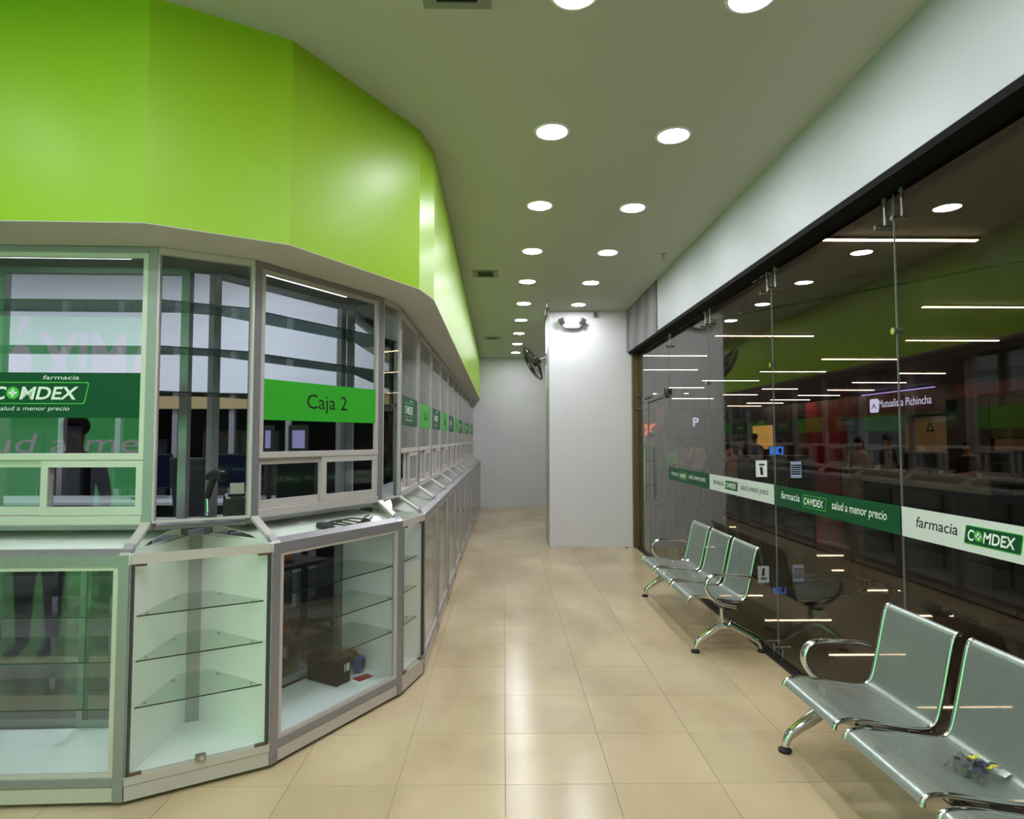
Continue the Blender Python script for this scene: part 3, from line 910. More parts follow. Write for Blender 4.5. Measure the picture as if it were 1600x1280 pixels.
# brown bag and clutter on low shelf behind the open back
def ipt(u, v, z): p = cpt(u, v); return (p.x, p.y, z)
t = at_c('storage_platform', .75, 1.0, 0, 0, 'low white platform behind the open back of the Caja 2 showcase', 'platform')
box('tabletop', mat('table_white', (196, 200, 214), .5), t, (-.55, .14, -.38, .34, .075, .10), .003)
for sx in (-.5, .1):
    for sy in (-.34, .30):
        box('leg', M_steel, t, (sx - .015, sx + .015, sy - .015, sy + .015, .0015, .075))
box('back_board', mat('board_lilac', (184, 186, 204), .6), t, (-.55, .14, .34, .355, .0015, 1.0))
t = at_c('brown_bag', .66, .80, .1005, R(20), 'slouching brown leather bag behind the showcase shelves', 'bag')
mb = mat('brown_leather', (74, 50, 32), .45, var=.25, vscale=14, bump=.3)
MB().tube([(-.20, 0, .10), (-.10, 0, .13), (.02, -.02, .14), (.12, -.02, .13), (.20, .0, .11)], [.06, .11, .12, .10, .05], 16).ob('body', mb, t, smooth=True)
MB().tube([(-.12, -.09, .12), (-.05, -.14, .06), (.05, -.15, .05), (.12, -.11, .12)], .014, 8).ob('strap', mat('tan_strap', (150, 120, 80), .4), t, smooth=True)
MB().tube([(-.08, 0, .22), (-.04, 0, .32), (.04, 0, .32), (.08, 0, .22)], .012, 8).ob('handle', mb, t, smooth=True)
t = at_c('orange_box', .78, .88, .7855, R(10), 'small orange carton among the dark things behind the showcase', 'box')
box('carton', mat('orange_card', (186, 88, 40), .6), t, (-.06, .06, -.05, .05, 0, .15), .002)
t = at_c('side_shelf', .66, .92, .76, 0, 'dark shelf board behind the Caja 2 showcase', 'shelf')
box('board', mat('shelf_dark', (40, 34, 32), .6), t, (-.4, .35, -.25, .42, 0, .025))
box('bracket', M_alu, t, (-.35, -.32, .3, .42, -.12, 0)); box('bracket', M_alu, t, (.28, .31, .3, .42, -.12, 0))
t = at_c('tool_case', .52, .98, .7855, R(-5), 'black case standing beside the orange carton', 'case')
box('body', M_black, t, (-.16, .16, -.07, .07, 0, .2), .01)
MB().tube([(-.05, 0, .2), (-.05, 0, .23), (.05, 0, .23), (.05, 0, .2)], .008, 6).ob('handle', M_black, t)

# barcode scanner on its stand and receipt printer in the corner case
zw = 1.1855
def scanner():
    t = empty('barcode_scanner', (-1.52, 3.24, zw), R(160), 'black barcode scanner on a gooseneck stand in the corner case', 'scanner')
    MB().lathe([(0, 0), (.055, 0), (.055, .008), (.03, .016), (.012, .02), (0, .02)], n=24).ob('base', M_black, t, smooth=True)
    MB().tube([(0, 0, .015), (0, 0, .09), (.01, 0, .13)], .006, 8).ob('stem', M_chrome, t, smooth=True)
    MB().tube([(.005, 0, .11), (-.015, 0, .17), (-.035, 0, .215)], [.014, .017, .019], 12).ob('handle', M_black, t, smooth=True)
    MB().tube([(.01, 0, .218), (-.04, 0, .235), (-.10, 0, .222)], [.018, .026, .028], 12).ob('head', M_black, t, smooth=True)
    box('window', mat('scan_window', (26, 14, 16), .2), t, (-.104, -.100, -.018, .018, .208, .236))
scanner()
def printer(x, y, rz, label):
    t = empty('receipt_printer', (x, y, zw), rz, label, 'printer')
    MB().prism_axis([(-.065, 0), (.065, 0), (.065, .09), (.02, .125), (-.065, .10)], -.06, .06, 'x').ob('body', mat('printer_dark', (44, 48, 40), .45), t, bevel=.006)
    box('paper_slot', M_black, t, (-.045, .045, -.02, -.005, .114, .122))
    box('receipt', mat('receipt_paper', (216, 210, 196), .6), t, (-.035, .035, -.014, -.012, .115, .18))
printer(-1.425, 3.36, R(30), 'dark receipt printer inside the corner case')

def office_chair(x, y, rz, label, up=.30):
    t = empty('office_chair', (x, y, .0015), rz, label, 'chair', 'office chairs behind the counter')
    b = MB()
    for k in range(5):
        a = 2 * PI * k / 5
        b.tube([(0, 0, .10), (.30 * math.cos(a), .30 * math.sin(a), .065)], [.03, .018], 8)
    b.cyl((0, 0, .09), .03, .34 + up, 12).ob('base', M_black, t)
    for k in range(5):
        a = 2 * PI * k / 5
        MB().tube([(.30 * math.cos(a) - .012, .30 * math.sin(a), .03), (.30 * math.cos(a) + .012, .30 * math.sin(a), .03)], .03, 12).ob('castor', M_black, t)
    MB().box(-.25, .25, -.24, .24, .42 + up, .50 + up).ob('seat', mat('chair_fabric', (26, 27, 30), .8), t, bevel=.03)
    MB().box(-.23, .23, .21, .26, .62, 1.18).xf(Matrix.Translation((0, 0, up)) @ Matrix.Rotation(R(-6), 4, 'X')).ob('backrest', mat('chair_fabric', (26, 27, 30), .8), t, bevel=.02)
    MB().tube([(0, .10, .42), (0, .27, .45), (0, .29, .75)], .02, 8).xf(Matrix.Translation((0, 0, up))).ob('back_stem', M_black, t)
    for s in (-1, 1):
        MB().tube([(s * .24, .0, .44), (s * .31, .0, .46), (s * .32, -.02, .66), (s * .31, -.12, .70), (s * .31, .12, .70), (s * .30, .2, .66)], .016, 8).xf(Matrix.Translation((0, 0, up))).ob('armrest', M_black, t)
office_chair(-1.62, 5.15, R(200), 'black office chair seen through the right sliding window of Caja 2')
office_chair(-2.35, 5.35, R(150), 'black office chair seen through the left sliding window of Caja 2')
def desk():
    t = empty('desk', (-3.2, 6.2, .0015), 0, 'grey office desk standing behind the counter', 'desk')
    box('desktop', mat('desk_grey', (176, 180, 184), .4), t, (-2.0, 1.3, -.35, .35, .98, 1.01), .003)
    for sx in (-1.95, -.4, 1.25):
        box('leg', M_alu, t, (sx - .02, sx + .02, -.3, .3, 0, .98))
    box('modesty_panel', mat('panel_dark', (60, 58, 60), .6), t, (-1.9, 1.2, .28, .30, .3, .98))
    return t
desk()
def monitor(x, y, rz, glow, label):
    t = empty('monitor', (x, y, 1.012), rz, label, 'monitor', 'monitors on the desk')
    MB().lathe([(0, 0), (.10, 0), (.10, .01), (.02, .02), (.02, .12), (0, .12)], n=20).ob('stand', M_black, t, smooth=True)
    box('casing', M_black, t, (-.26, .26, -.01, .03, .10, .44), .006)
    box('screen', glow, t, (-.245, .245, -.0115, -.0101, .115, .425))
scr_blue = emitter('screen_navy', (22, 24, 46), .5)
scr_lil = emitter('screen_lilac', (170, 165, 225), .5)
monitor(-3.55, 6.2, R(10), scr_blue, 'dark blue lit monitor on the desk, seen beside the corner case')
monitor(-2.65, 6.25, R(0), scr_blue, 'monitor with a navy screen, left behind the Caja 2 glass')
t = empty('tablet', (-2.25, 6.0, 1.012), R(-8), 'lilac lit screen left of centre below the Caja 2 banner', 'screen')
box('casing', M_black, t, (-.06, .06, 0, .012, .42, .72)); box('screen', scr_lil, t, (-.035, .02, -.002, -.0001, .50, .67)); box('stand', M_black, t, (-.02, .02, .013, .03, 0, .6)); box('stand_base', M_black, t, (-.08, .08, -.05, .08, 0, .01))
t = empty('tablet', (-1.95, 5.95, 1.012), R(-8), 'lilac lit screen right of centre below the Caja 2 banner', 'screen')
box('casing', M_black, t, (-.1, .1, 0, .012, .42, .72)); box('screen', scr_lil, t, (-.06, .065, -.002, -.0001, .50, .67)); box('stand', M_black, t, (-.02, .02, .013, .03, 0, .6)); box('stand_base', M_black, t, (-.08, .08, -.05, .08, 0, .01))
# storage cabinets along the rear of the room
for k, (x, h, c, lab) in enumerate(((-6.8, 1.5, (62, 60, 60), 'dark grey filing cabinet at far left of the pharmacy room'), (-5.4, 1.75, (52, 54, 58), 'tall dark cabinet behind the left counter module'), (-4.4, 1.6, (40, 40, 46), 'dark cabinet seen through the corner case'), (-3.1, 1.7, (60, 50, 44), 'brown-black cabinet behind the Caja 2 banner'))):
    t = empty('filing_cabinet', (x, 7.6, .0015), 0, lab, 'cabinet', 'dark cabinets at the rear of the room')
    box('carcass', mat('cab%d' % k, c, .5), t, (-.45, .45, -.2, .22, 0, h), .004)
    for q in (-1, 1):
        dd = box('door', mat('cabd%d' % k, tuple(min(255, v + 10) for v in c), .45), t, (min(q * .44, q * .01), max(q * .44, q * .01), -.215, -.201, .05, h - .04), .003)
        box('handle', M_steel, dd, (q * .05 - .006, q * .05 + .006, -.23, -.216, h * .5, h * .5 + .15))

# interior luminaires
M_pan = emitter('interior_panel', (236, 242, 255), INNER_W / 8)
for k_, (x, y) in enumerate(((-6.3, 5.2), (-4.2, 5.0), (-2.5, 5.4), (-7.8, 5.1))):
    t = empty('panel_light', (x, y, ZC), 0, 'square ceiling panel light over the pharmacy room, %s' % ['third from the aisle', 'second from the aisle', 'nearest the aisle', 'farthest from the aisle'][k_], 'ceiling light', 'panel lights inside the pharmacy')
    MB().box(-.31, .31, -.31, -.30, -.02, 0).box(-.31, .31, .30, .31, -.02, 0).box(-.31, -.30, -.30, .30, -.02, 0).box(.30, .31, -.30, .30, -.02, 0).ob('frame', M_alul, t)
    box('diffuser', M_pan, t, (-.30, .30, -.30, .30, -.012, -.004))

# ------------------------------------------------------------------ benches
def smooth_path(pts, sub=5):
    P = [Vector(p) for p in pts]
    out = []
    for i in range(len(P) - 1):
        p0 = P[max(i - 1, 0)]; p1 = P[i]; p2 = P[i + 1]; p3 = P[min(i + 2, len(P) - 1)]
        for k in range(sub):
            t_ = k / sub
            out.append(0.5 * ((2 * p1) + (p2 - p0) * t_ + (2 * p0 - 5 * p1 + 4 * p2 - p3) * t_ * t_ + (3 * p1 - p0 - 3 * p2 + p3) * t_ ** 3))
    out.append(P[-1])
    return out
prof3 = [(-.292, 0, .392), (-.285, 0, .412), (-.262, 0, .424), (-.20, 0, .427), (-.05, 0, .405), (.07, 0, .390), (.118, 0, .398), (.145, 0, .43), (.165, 0, .50), (.19, 0, .61), (.212, 0, .71), (.228, 0, .765), (.245, 0, .785), (.258, 0, .778)]
prof = smooth_path(prof3, 4)
SEATW = 0.478; PITCH = 0.545
def perf_sheet():
    n = len(prof)
    b = MB()
    L = [0]
    for i in range(1, n): L.append(L[-1] + (prof[i] - prof[i - 1]).length)
    xs = [0.012, SEATW * .33, SEATW * .66, SEATW - .012]
    vs = [(p.x, y, p.z) for y in xs for p in prof]
    fs = [(j * n + i, (j + 1) * n + i, (j + 1) * n + i + 1, j * n + i + 1) for j in range(3) for i in range(n - 1)]
    me = bpy.data.meshes.new('seat_shell')
    me.from_pydata(vs, [], fs)
    uv = me.uv_layers.new(name='UVMap')
    for lp in me.loops:
        vi = lp.vertex_index
        uv.data[lp.index].uv = (xs[vi // n], L[vi % n])
    for p in me.polygons: p.use_smooth = True
    me.materials.append(M_perf)
    me.materials.append(M_steelp)
    # plain front lip and head roll
    for p in me.polygons:
        i = p.index % (n - 1)
        if L[i] < .045 or L[i] > L[-1] - .05: p.material_index = 1
    return me
M_steelp = mat('grey_green_steel', (166, 175, 172), .3, .5)
seat_me = perf_sheet()
def rail_mesh():
    b = MB().tube([(p.x, 0, p.z - .004) for p in prof], .0105, 10)
    return b.mesh('side_rail', M_chrome, smooth=True)
rail_me = rail_mesh()
rod_me = MB().tube([(0, .0, 0), (0, SEATW, 0)], .010, 8).mesh('support_rod', M_chrome, smooth=True)
arm_pts = smooth_path([(.165, 0, .566), (.10, 0, .583), (0, 0, .588), (-.09, 0, .589), (-.145, 0, .572), (-.172, 0, .525), (-.165, 0, .475), (-.13, 0, .425), (-.075, 0, .388), (-.02, 0, .365), (.05, 0, .352)], 4)
arm_me = MB().tube(arm_pts, [.010 + .003 * min(1, i / 14) for i in range(len(arm_pts))], 12).xf(Matrix.Scale(1.9, 4, (0, 1, 0))).mesh('armrest', M_chrome, smooth=True)
def leg_mesh():
    b = MB()
    b.tube(smooth_path([(-.01, 0, .215), (-.09, 0, .165), (-.165, 0, .115), (-.213, 0, .075), (-.231, 0, .02)], 4), [.038 - .0013 * i for i in range(17)], 12)
    b.tube(smooth_path([(.01, 0, .215), (.10, 0, .165), (.195, 0, .115), (.254, 0, .075), (.272, 0, .02)], 4), [.038 - .0013 * i for i in range(17)], 12)
    b.ball((0, 0, .20), .05, 16, (1.25, .8, .75))
    return b.mesh('leg_frame', M_chrome, smooth='all')
leg_me = leg_mesh()
post_me = MB().box(-.034, .026, -.026, .026, .20, .345).mesh('leg_post', M_chrome, bevel=.006)
foot_me = MB().lathe([(0, 0), (.03, 0), (.033, .006), (.033, .014), (.018, .02), (0, .024)], n=20).mesh('foot_pad', M_rubber, smooth=True)
def bench(ynear, n, label, legs, arms):
    t = empty('waiting_bench', (1.675, ynear, 0), 0, label, 'bench', 'perforated steel waiting benches')
    for k in range(n):
        y = k * PITCH
        s = link('seat', seat_me, t, (0, y, 0))
        r1 = link('side_rail', rail_me, s, (0, .008, 0))
        r2 = link('side_rail', rail_me, s, (0, SEATW - .008, 0))
        link('support_rod', rod_me, s, (.125, 0, .383))
        link('support_rod', rod_me, s, (-.2, 0, .412))
    L = (n - 1) * PITCH + SEATW
    MB().box(-.035, .025, -.03, L + .15, .325, .368).ob('beam', mat('beam_dark', (70, 72, 74), .3, .8), t, bevel=.006)
    for y in legs:
        l = link('leg', leg_me, t, (0, y, 0))
        link('post', post_me, l)
        for xx in (-.231, .272):
            link('foot_pad', foot_me, l, (xx, 0, 0))
    for y in arms:
        link('armrest', arm_me, t, (0, y, 0))
    return t
bench(4.675, 3, 'three-seat perforated steel bench farther away, near the entrance door', (0.045, 1.70), (-.032, 1.60))
bench(3.105 - 2 * PITCH - SEATW, 3, 'perforated steel bench in the right foreground, cut by the picture edge', (0.045, 1.70), (-.032, 1.60))
# wrapper on the near bench
t = empty('plastic_wrapper', (1.70, 2.27, .4005), R(25), 'crumpled clear plastic wrapper with yellow print on the near bench', 'wrapper')
random.seed(3)
def crumple(nx, ny, sx, sy, h):
    vs = [(sx * (i / nx - .5) + random.uniform(-.004, .004), sy * (j / ny - .5) + random.uniform(-.004, .004), .004 + random.random() * h * (1 - abs(i / nx - .5))) for j in range(ny + 1) for i in range(nx + 1)]
    fs = [(j * (nx + 1) + i, j * (nx + 1) + i + 1, (j + 1) * (nx + 1) + i + 1, (j + 1) * (nx + 1) + i) for j in range(ny) for i in range(nx)]
    return MB().add(vs, fs)
crumple(9, 7, .17, .12, .05).ob('film', glass('wrapper_film', (.55, .57, .60), .22, .12), t)
crumple(6, 3, .10, .035, .03).xf(Matrix.Translation((.01, -.02, .018))).ob('printed_flap', mat('blue_grey_print', (58, 66, 88), .35), t)
crumple(4, 2, .05, .02, .012).xf(Matrix.Translation((.03, .015, .035))).ob('printed_strip', mat('yellow_print', (208, 204, 60), .4), t)
crumple(4, 2, .06, .014, .01).xf(Matrix.Translation((.02, -.045, .03))).ob('printed_strip', mat('yellow_print', (208, 204, 60), .4), t)
crumple(3, 2, .05, .03, .008).xf(Matrix.Translation((.06, -.06, .005))).ob('white_corner', M_txtw, t)
# small black object left on the floor under the far bench
t = tag(MB().box(-.02, .02, -.03, .03, 0, .012).ob('floor_plug', M_black, None, bevel=.003), 'small black socket cover on the floor under the far bench', 'socket cover')
t.location = (1.78, 5.25, 0.0005)
t = tag(MB().prism([(-.02, -.01), (.02, -.012), (.024, .008), (-.014, .012)], 0, .012).ob('floor_scrap', M_black, None), 'tiny black scrap on the floor at the pillar foot', 'scrap')
t.location = (1.82, 9.2, 0.0005)

# ------------------------------------------------------------------ mall beyond the glass
STRIPS = [(3.01, 4.63, 5.92), (6.17, 8.24, 8.96), (4.0, 5.85, 11.55), (7.94, 9.77, 12.03), (3.14, 4.75, 14.36), (7.77, 9.61, 14.93), (3.77, 5.46, 17.31), (7.43, 9.32, 17.75), (11.73, 13.09, 18.13), (6.64, 8.53, 20.53), (12.05, 13.9, 21.16), (6.31, 7.62, 23.39), (10.08, 11.45, 23.94), (12.87, 14.72, 24.37), (9.68, 11.17, 27.09), (13.16, 15.02, 27.44), (8.14, 10.11, 29.72), (13.31, 15.25, 30.62), (13.21, 15.19, 33.39), (13.23, 15.2, 36.33)]
strip_me = {}
for k, (x0, x1, y) in enumerate(STRIPS):
    L = round(x1 - x0, 2)
    t = empty('strip_light', ((x0 + x1) / 2, y, 3.56), 0, 'warm linear strip light on the mall ceiling, %s highest in the photo' % (['the'] + ORD[1:])[k], 'strip light', 'warm strip lights on the mall ceiling')
    if L not in strip_me:
        strip_me[L] = (MB().box(-L / 2 - .01, L / 2 + .01, -.035, .035, -.02, 0).mesh('housing', mat('strip_housing', (90, 84, 80), .5)), MB().box(-L / 2, L / 2, -.022, .022, -.026, -.0202).mesh('tube', M_strip))
    link('housing', strip_me[L][0], t); link('tube', strip_me[L][1], t)

# dark ceiling slot
d = Vector((5.64 - 3.38, 6.72 - 10.2)).normalized(); n = Vector((-d.y, d.x)) * .045
a = Vector((3.38, 10.2)) - d * .4; b = Vector((5.64, 6.72)) + d * 3
s_ = MB().prism([tuple(a - n), tuple(b - n), tuple(b + n), tuple(a + n)], 3.55, 3.5595).ob('trim_5', M_black, None)
tag(s_, 'dark slot running diagonally across the mall ceiling', kind='structure')

XS = 15.3
def front(name, y0, y1, z0, z1, m, depth=.3, lab=None):
    return box(name, m, ms, (XS, XS + depth, y0, y1, z0, z1), label=lab)
ms = empty('wall_mall', kind='structure', label='row of shop fronts across the mall')
front('shop_wall', -4, 9.4, 0, 3.56, M_brown)
front('fascia', 20.7, 28.1, 2.50, 3.42, M_maroon2)
front('fascia', 9.4, 20.7, 2.95, 3.42, M_maroon)
front('head_board', 9.4, 28.1, 3.42, 3.56, mat('mall_bulkhead', (92, 78, 76), .7), .5)
front('red_column', 28.1, 31.2, 0, 3.42, M_maroon, .4)
front('fascia', 31.2, 38.6, 2.75, 3.42, M_brown)
front('dark_column', 32.6, 35.0, 0, 2.75, mat('dark_red_clad', (58, 26, 28), .5), .3)
front('shop_wall', 38.6, 46, 0, 3.56, M_brown)
front('brown_column', 19.3, 21.2, 0, 2.95, M_brown, .4)
front('base_wall', 21.2, 28.1, 0, .6, M_brown)
box('shop_back', M_olive, ms, (18.6, 18.7, 9.0, 28.4, 0, 3.42))
box('shop_ceiling', mat('shop_ceiling', (130, 124, 110), .7), ms, (15.7, 18.6, 9.0, 28.4, 3.30, 3.42))
box('shop_side', mat('beige_room', (190, 160, 118), .6), ms, (15.8, 18.6, 24.0, 24.2, 0, 3.3))
box('shop_side', M_olive, ms, (15.8, 18.6, 8.9, 9.0, 0, 3.3))
box('shop_back', emitter('orange_shop_glow', (214, 158, 78), .75), ms, (XS + .3, XS + .4, 34.6, 38.9, 1.0, 2.4), label='orange lit wall inside a far shop')
box('shop_back', M_brown, ms, (XS + 1.0, XS + 1.1, 31.2, 38.6, 0, 3.42))
box('end_wall', mat('far_mall_wall', (98, 86, 84), .7), ms, (2.0, 19.0, 46.0, 46.2, 0, 3.56))
box('near_wall', M_brown, ms, (2.12, 19.0, -4.1, -4.0, 0, 3.56))
box('cove_light', emitter('violet_cove', (176, 158, 236), 1.6), ms, (XS - .03, XS - .005, 21.7, 26.2, 3.43, 3.46), label='violet cove light along the shop fascia')
box('panel_strip', mat('warm_poster', (176, 128, 90), .6), ms, (XS + .05, XS + .07, 9.4, 19.2, 1.24, 1.60))
box('olive_glass', M_olive, ms, (XS + .02, XS + .04, 9.4, 19.3, 1.62, 2.94))
box('lower_front', mat('front_dark', (30, 28, 30), .4), ms, (XS + .02, XS + .2, 9.4, 19.3, 0, 1.22))

# letters facing the aisle on the shop fascia (local x runs towards the camera)
t = empty('shop_sign', (XS - .03, 25.6, 2.68), -PI / 2, 'lit white shop sign with a small roof emblem on the maroon fascia', 'sign')
t.scale = (1.57, 1.57, 1.57)
M_sign = emitter('sign_white', (226, 226, 255), 1.0)
tile_ = plate_xz(rrect(.36, .36, .06), 0, .02).ob('emblem_tile', M_sign, t)
MB().add([(x, -.004, z) for x, z in ((.07, .10), (.18, .24), (.29, .10), (.25, .10), (.18, .185), (.11, .10))], [(0, 1, 4, 5), (1, 2, 3, 4)]).ob('emblem_roof', mat('emblem_red', (150, 30, 40), .5), tile_)
lettering('Mutualista Pichincha', M_sign, t, .39, 0, .12, .20, fit=1.98)
t = empty('wall_poster', (XS + .29, 23.1, 1.5), -PI / 2, 'beige wall poster with a dark triangle inside the shop', 'poster')
t.scale = (1.5, 1.5, 1.5)
box('sheet', mat('poster_beige', (190, 160, 112), .6), t, (-.1, 1.0, -.01, .0, -.4, .62))
MB().add([(x, -.014, z) for x, z in ((.30, .25), (.45, .5), (.60, .25), (.53, .29), (.45, .42), (.37, .29))], [(0, 1, 4, 5), (1, 2, 3, 4), (0, 5, 3, 2)]).ob('triangle_print', M_black, t)
for i, yy in enumerate((.02, .14)):
    box('notice', M_txtw, t, (yy, yy + .10, -.016, -.011, -.28, -.12))
t = empty('blue_lettering', (9.3, 10.9, 0), R(-60), 'large blue glass lettering at the right edge beyond the counter', 'sign')
mbl = mat('blue_print', (20, 46, 104), .4)
lettering('FS', mbl, t, 0, 0, .95, .48, bold=.02)
box('base_bar', mbl, t, (-.02, .62, -.01, .01, .84, .91)); box('stand', M_black, t, (-.02, .62, -.02, .02, 0, .84))

# kiosk counter
t = empty('kiosk_counter', (6.9, 10.4, 0), 0, 'long dark kiosk counter with a pale top band in the mall', 'counter')
M_pal = mat('pale_olive_top', (150, 146, 118), .3)
box('body', mat('counter_black', (22, 20, 22), .35), t, (.03, .55, -1.6, 1.5, 0, .80))
box('fascia_band', M_pal, t, (0, .03, -1.65, 1.5, .80, 1.0))
box('countertop', mat('counter_top', (120, 118, 100), .25), t, (0, .6, -1.65, 1.5, 1.0, 1.03))
box('end_pillar', mat('pink_marble', (150, 120, 110), .3, var=.25, vscale=9), t, (-.25, .12, 1.5, 1.75, 0, 1.0))
box('end_cap', M_pal, t, (-.3, .2, 1.48, 1.8, 1.0, 1.03))
for k, (yy, lab) in enumerate(((11.55, 'small white cup shape for a reflected spotlight at the far end of the kiosk counter'), (9.85, 'white cup shape for a reflected spotlight in the middle of the kiosk counter'), (9.05, 'white cup shape for a reflected spotlight at the near end of the kiosk counter'))):
    c = MB().lathe([(0, 0), (.03, 0), (.045, .07), (.041, .07), (.027, .006), (0, .006)], n=16).ob('spot_reflection', mat('reflection_white', (240, 240, 240), .3, emit=None), None, smooth=True)  # cup shapes stand in for spotlights reflected on the counter
    tag(c, lab, 'reflected light'); c.location = (7.0, yy, 1.0305)
def crowd_chair(x, y, rz, lab):
    t = empty('mall_chair', (x, y, 0), rz, lab, 'chair', 'dark chairs behind the kiosk counter')
    mk = mat('mall_chair_dark', (34, 32, 34), .5)
    box('seat', mk, t, (-.22, .22, -.22, .22, .62, .67), .01)
    box('backrest', mk, t, (-.22, .22, .2, .24, .7, 1.2), .01)
    for sx in (-.19, .19):
        for sy in (-.19, .19):
            box('leg', mk, t, (sx - .015, sx + .015, sy - .015, sy + .015, 0, .62))
crowd_chair(7.95, 11.2, R(-70), 'dark high chair behind the far part of the kiosk counter')
crowd_chair(7.95, 10.1, R(-95), 'dark high chair behind the middle of the kiosk counter')
crowd_chair(8.2, 9.3, R(-80), 'dark high chair behind the near part of the kiosk counter')
t = empty('espresso_machine', (7.35, 10.75, 1.0305), 0, 'dark machine standing on the kiosk counter', 'machine')
box('body', M_black, t, (-.15, .15, -.35, .35, .06, .32), .01); box('top_rack', M_steel, t, (-.13, .13, -.3, .3, .32, .345)); 
for sx in (-.12, .12):
    for sy in (-.3, .3): box('foot', M_black, t, (sx - .02, sx + .02, sy - .02, sy + .02, 0, .06))

# phone kiosk with lit screens
t = empty('phone_kiosk', (5.45, 12.2, 0), 0, 'dark square kiosk with lit screens in the mall', 'kiosk')
box('body', mat('kiosk_dark', (38, 28, 30), .4), t, (-.65, .65, -.1, .5, 0, 1.24), .005)
box('top', mat('kiosk_top', (60, 50, 50), .3), t, (-.66, .66, -.099, .51, 1.24, 1.27))
box('skirting', M_steel, t, (-.655, .655, -.108, -.101, 0, .08))
def lit_screen(x, y, z, w, h, col, label, mark):
    t = empty('screen_display', (x, y, z), 0, label, 'screen')
    box('casing', M_black, t, (-w / 2 - .012, w / 2 + .012, 0, .02, -.012, h + .012))
    sc = box('screen', emitter('scr_' + label[:8], col, 1.0), t, (-w / 2, w / 2, -.002, -.0002, 0, h))
    mark(sc, w, h)
def m_bottle(sc, w, h):
    MB().prism_axis([(-.02, h * .12), (.035, h * .12), (.02, h * .6), (-.035, h * .6)], -.004, -.003, 'y').ob('printed_shape', M_black, sc)
    box('printed_leaf', M_lgreen, sc, (-.05, .06, -.004, -.003, h * .68, h * .8))
def m_lines(sc, w, h):
    for q in range(5):
        box('printed_line', mat('print_navy', (50, 60, 90), .5), sc, (-w / 2 + .01, w / 2 - .01, -.004, -.003, h * (.2 + q * .13), h * (.2 + q * .13) + h * .09))
def m_dot(sc, w, h):
    box('printed_mark', mat('print_blue', (20, 50, 150), .5), sc, (w * .15, w * .38, -.004, -.003, h * .2, h * .8))
lit_screen(5.04, 12.08, .86, .22, .32, (236, 244, 240), 'white lit poster with a dark bottle on the kiosk', m_bottle)
lit_screen(5.72, 12.08, .84, .21, .32, (150, 165, 190), 'grey blue lit poster with lines of text on the kiosk', m_lines)
lit_screen(5.44, 12.3, 1.29, .27, .155, (60, 130, 240), 'small bright blue screen above the kiosk', m_dot)
box('screen_foot', M_black, bpy.data.objects['phone_kiosk'], (-.05, .05, .1, .12, 1.27, 1.278))

# distant signs
def far_sign(x, y, z, w, h, m, label, nm='hanging_sign'):
    t = empty(nm, (x, y, z), 0, label, 'sign')
    box('panel', m, t, (-w / 2, w / 2, 0, .03, 0, h))
    for sx in (-w * .3, w * .3):
        MB().cyl((sx, .015, h), .006, 3.56 - z - h, 6).ob('hanger', M_steel, t)
    return t
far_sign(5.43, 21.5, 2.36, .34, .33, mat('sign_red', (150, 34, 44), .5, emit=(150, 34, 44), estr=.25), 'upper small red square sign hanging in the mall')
far_sign(5.43, 21.45, 1.90, .34, .31, mat('sign_red', (150, 34, 44), .5), 'lower small red square sign hanging in the mall')
far_sign(4.95, 21.0, 1.95, .5, .66, mat('sign_bluegrey', (78, 78, 92), .5), 'blue-grey square panel sign near the entrance door')
far_sign(6.6, 22.0, 1.92, .75, .62, mat('sign_bluegrey2', (90, 90, 104), .5), 'grey shop sign with a white emblem deep in the mall')
t = empty('emblem_sign', (6.75, 21.9, 2.05), 0, 'violet-white lit emblem on the grey shop sign', 'sign')
lettering('P', emitter('emblem_white', (235, 225, 255), 1.0), t, -.02, 0, .0, .3, bold=.01)
far_sign(7.5, 20.1, 1.40, .75, .85, mat('sign_green', (28, 62, 36), .5), 'dark green poster panel deep in the mall')
t = empty('neon_sign', (4.35, 19.5, 1.72), 0, 'orange neon glow sign beside the bronze post', 'sign')
lettering('X', emitter('neon_orange', (255, 96, 50), 1.6), t, 0, 0, 0, .34, bold=.03)
box('tail', emitter('neon_orange', (255, 96, 50), 1.6), t, (-.12, .05, 0, .02, .05, .30))
t = empty('lit_notice', (4.36, 19.4, 1.50), 0, 'small blue-white lit notice under the orange sign', 'sign')
box('panel', emitter('notice_glow', (190, 205, 255), 1.0), t, (-.09, .09, 0, .02, 0, .14))
box('frame', M_black, t, (-.10, .10, .021, .03, -.01, .15))
# mall downlights deep in the mall
for k, (x, y) in enumerate(((5.9, 26.5), (6.6, 26.8), (7.1, 26.3), (7.9, 26.6))):
    downlight(x, y, 3.56 - .0, 'tiny round downlight deep in the mall, %s from the left' % ['first', 'second', 'third', 'fourth'][k], 'far mall downlights')

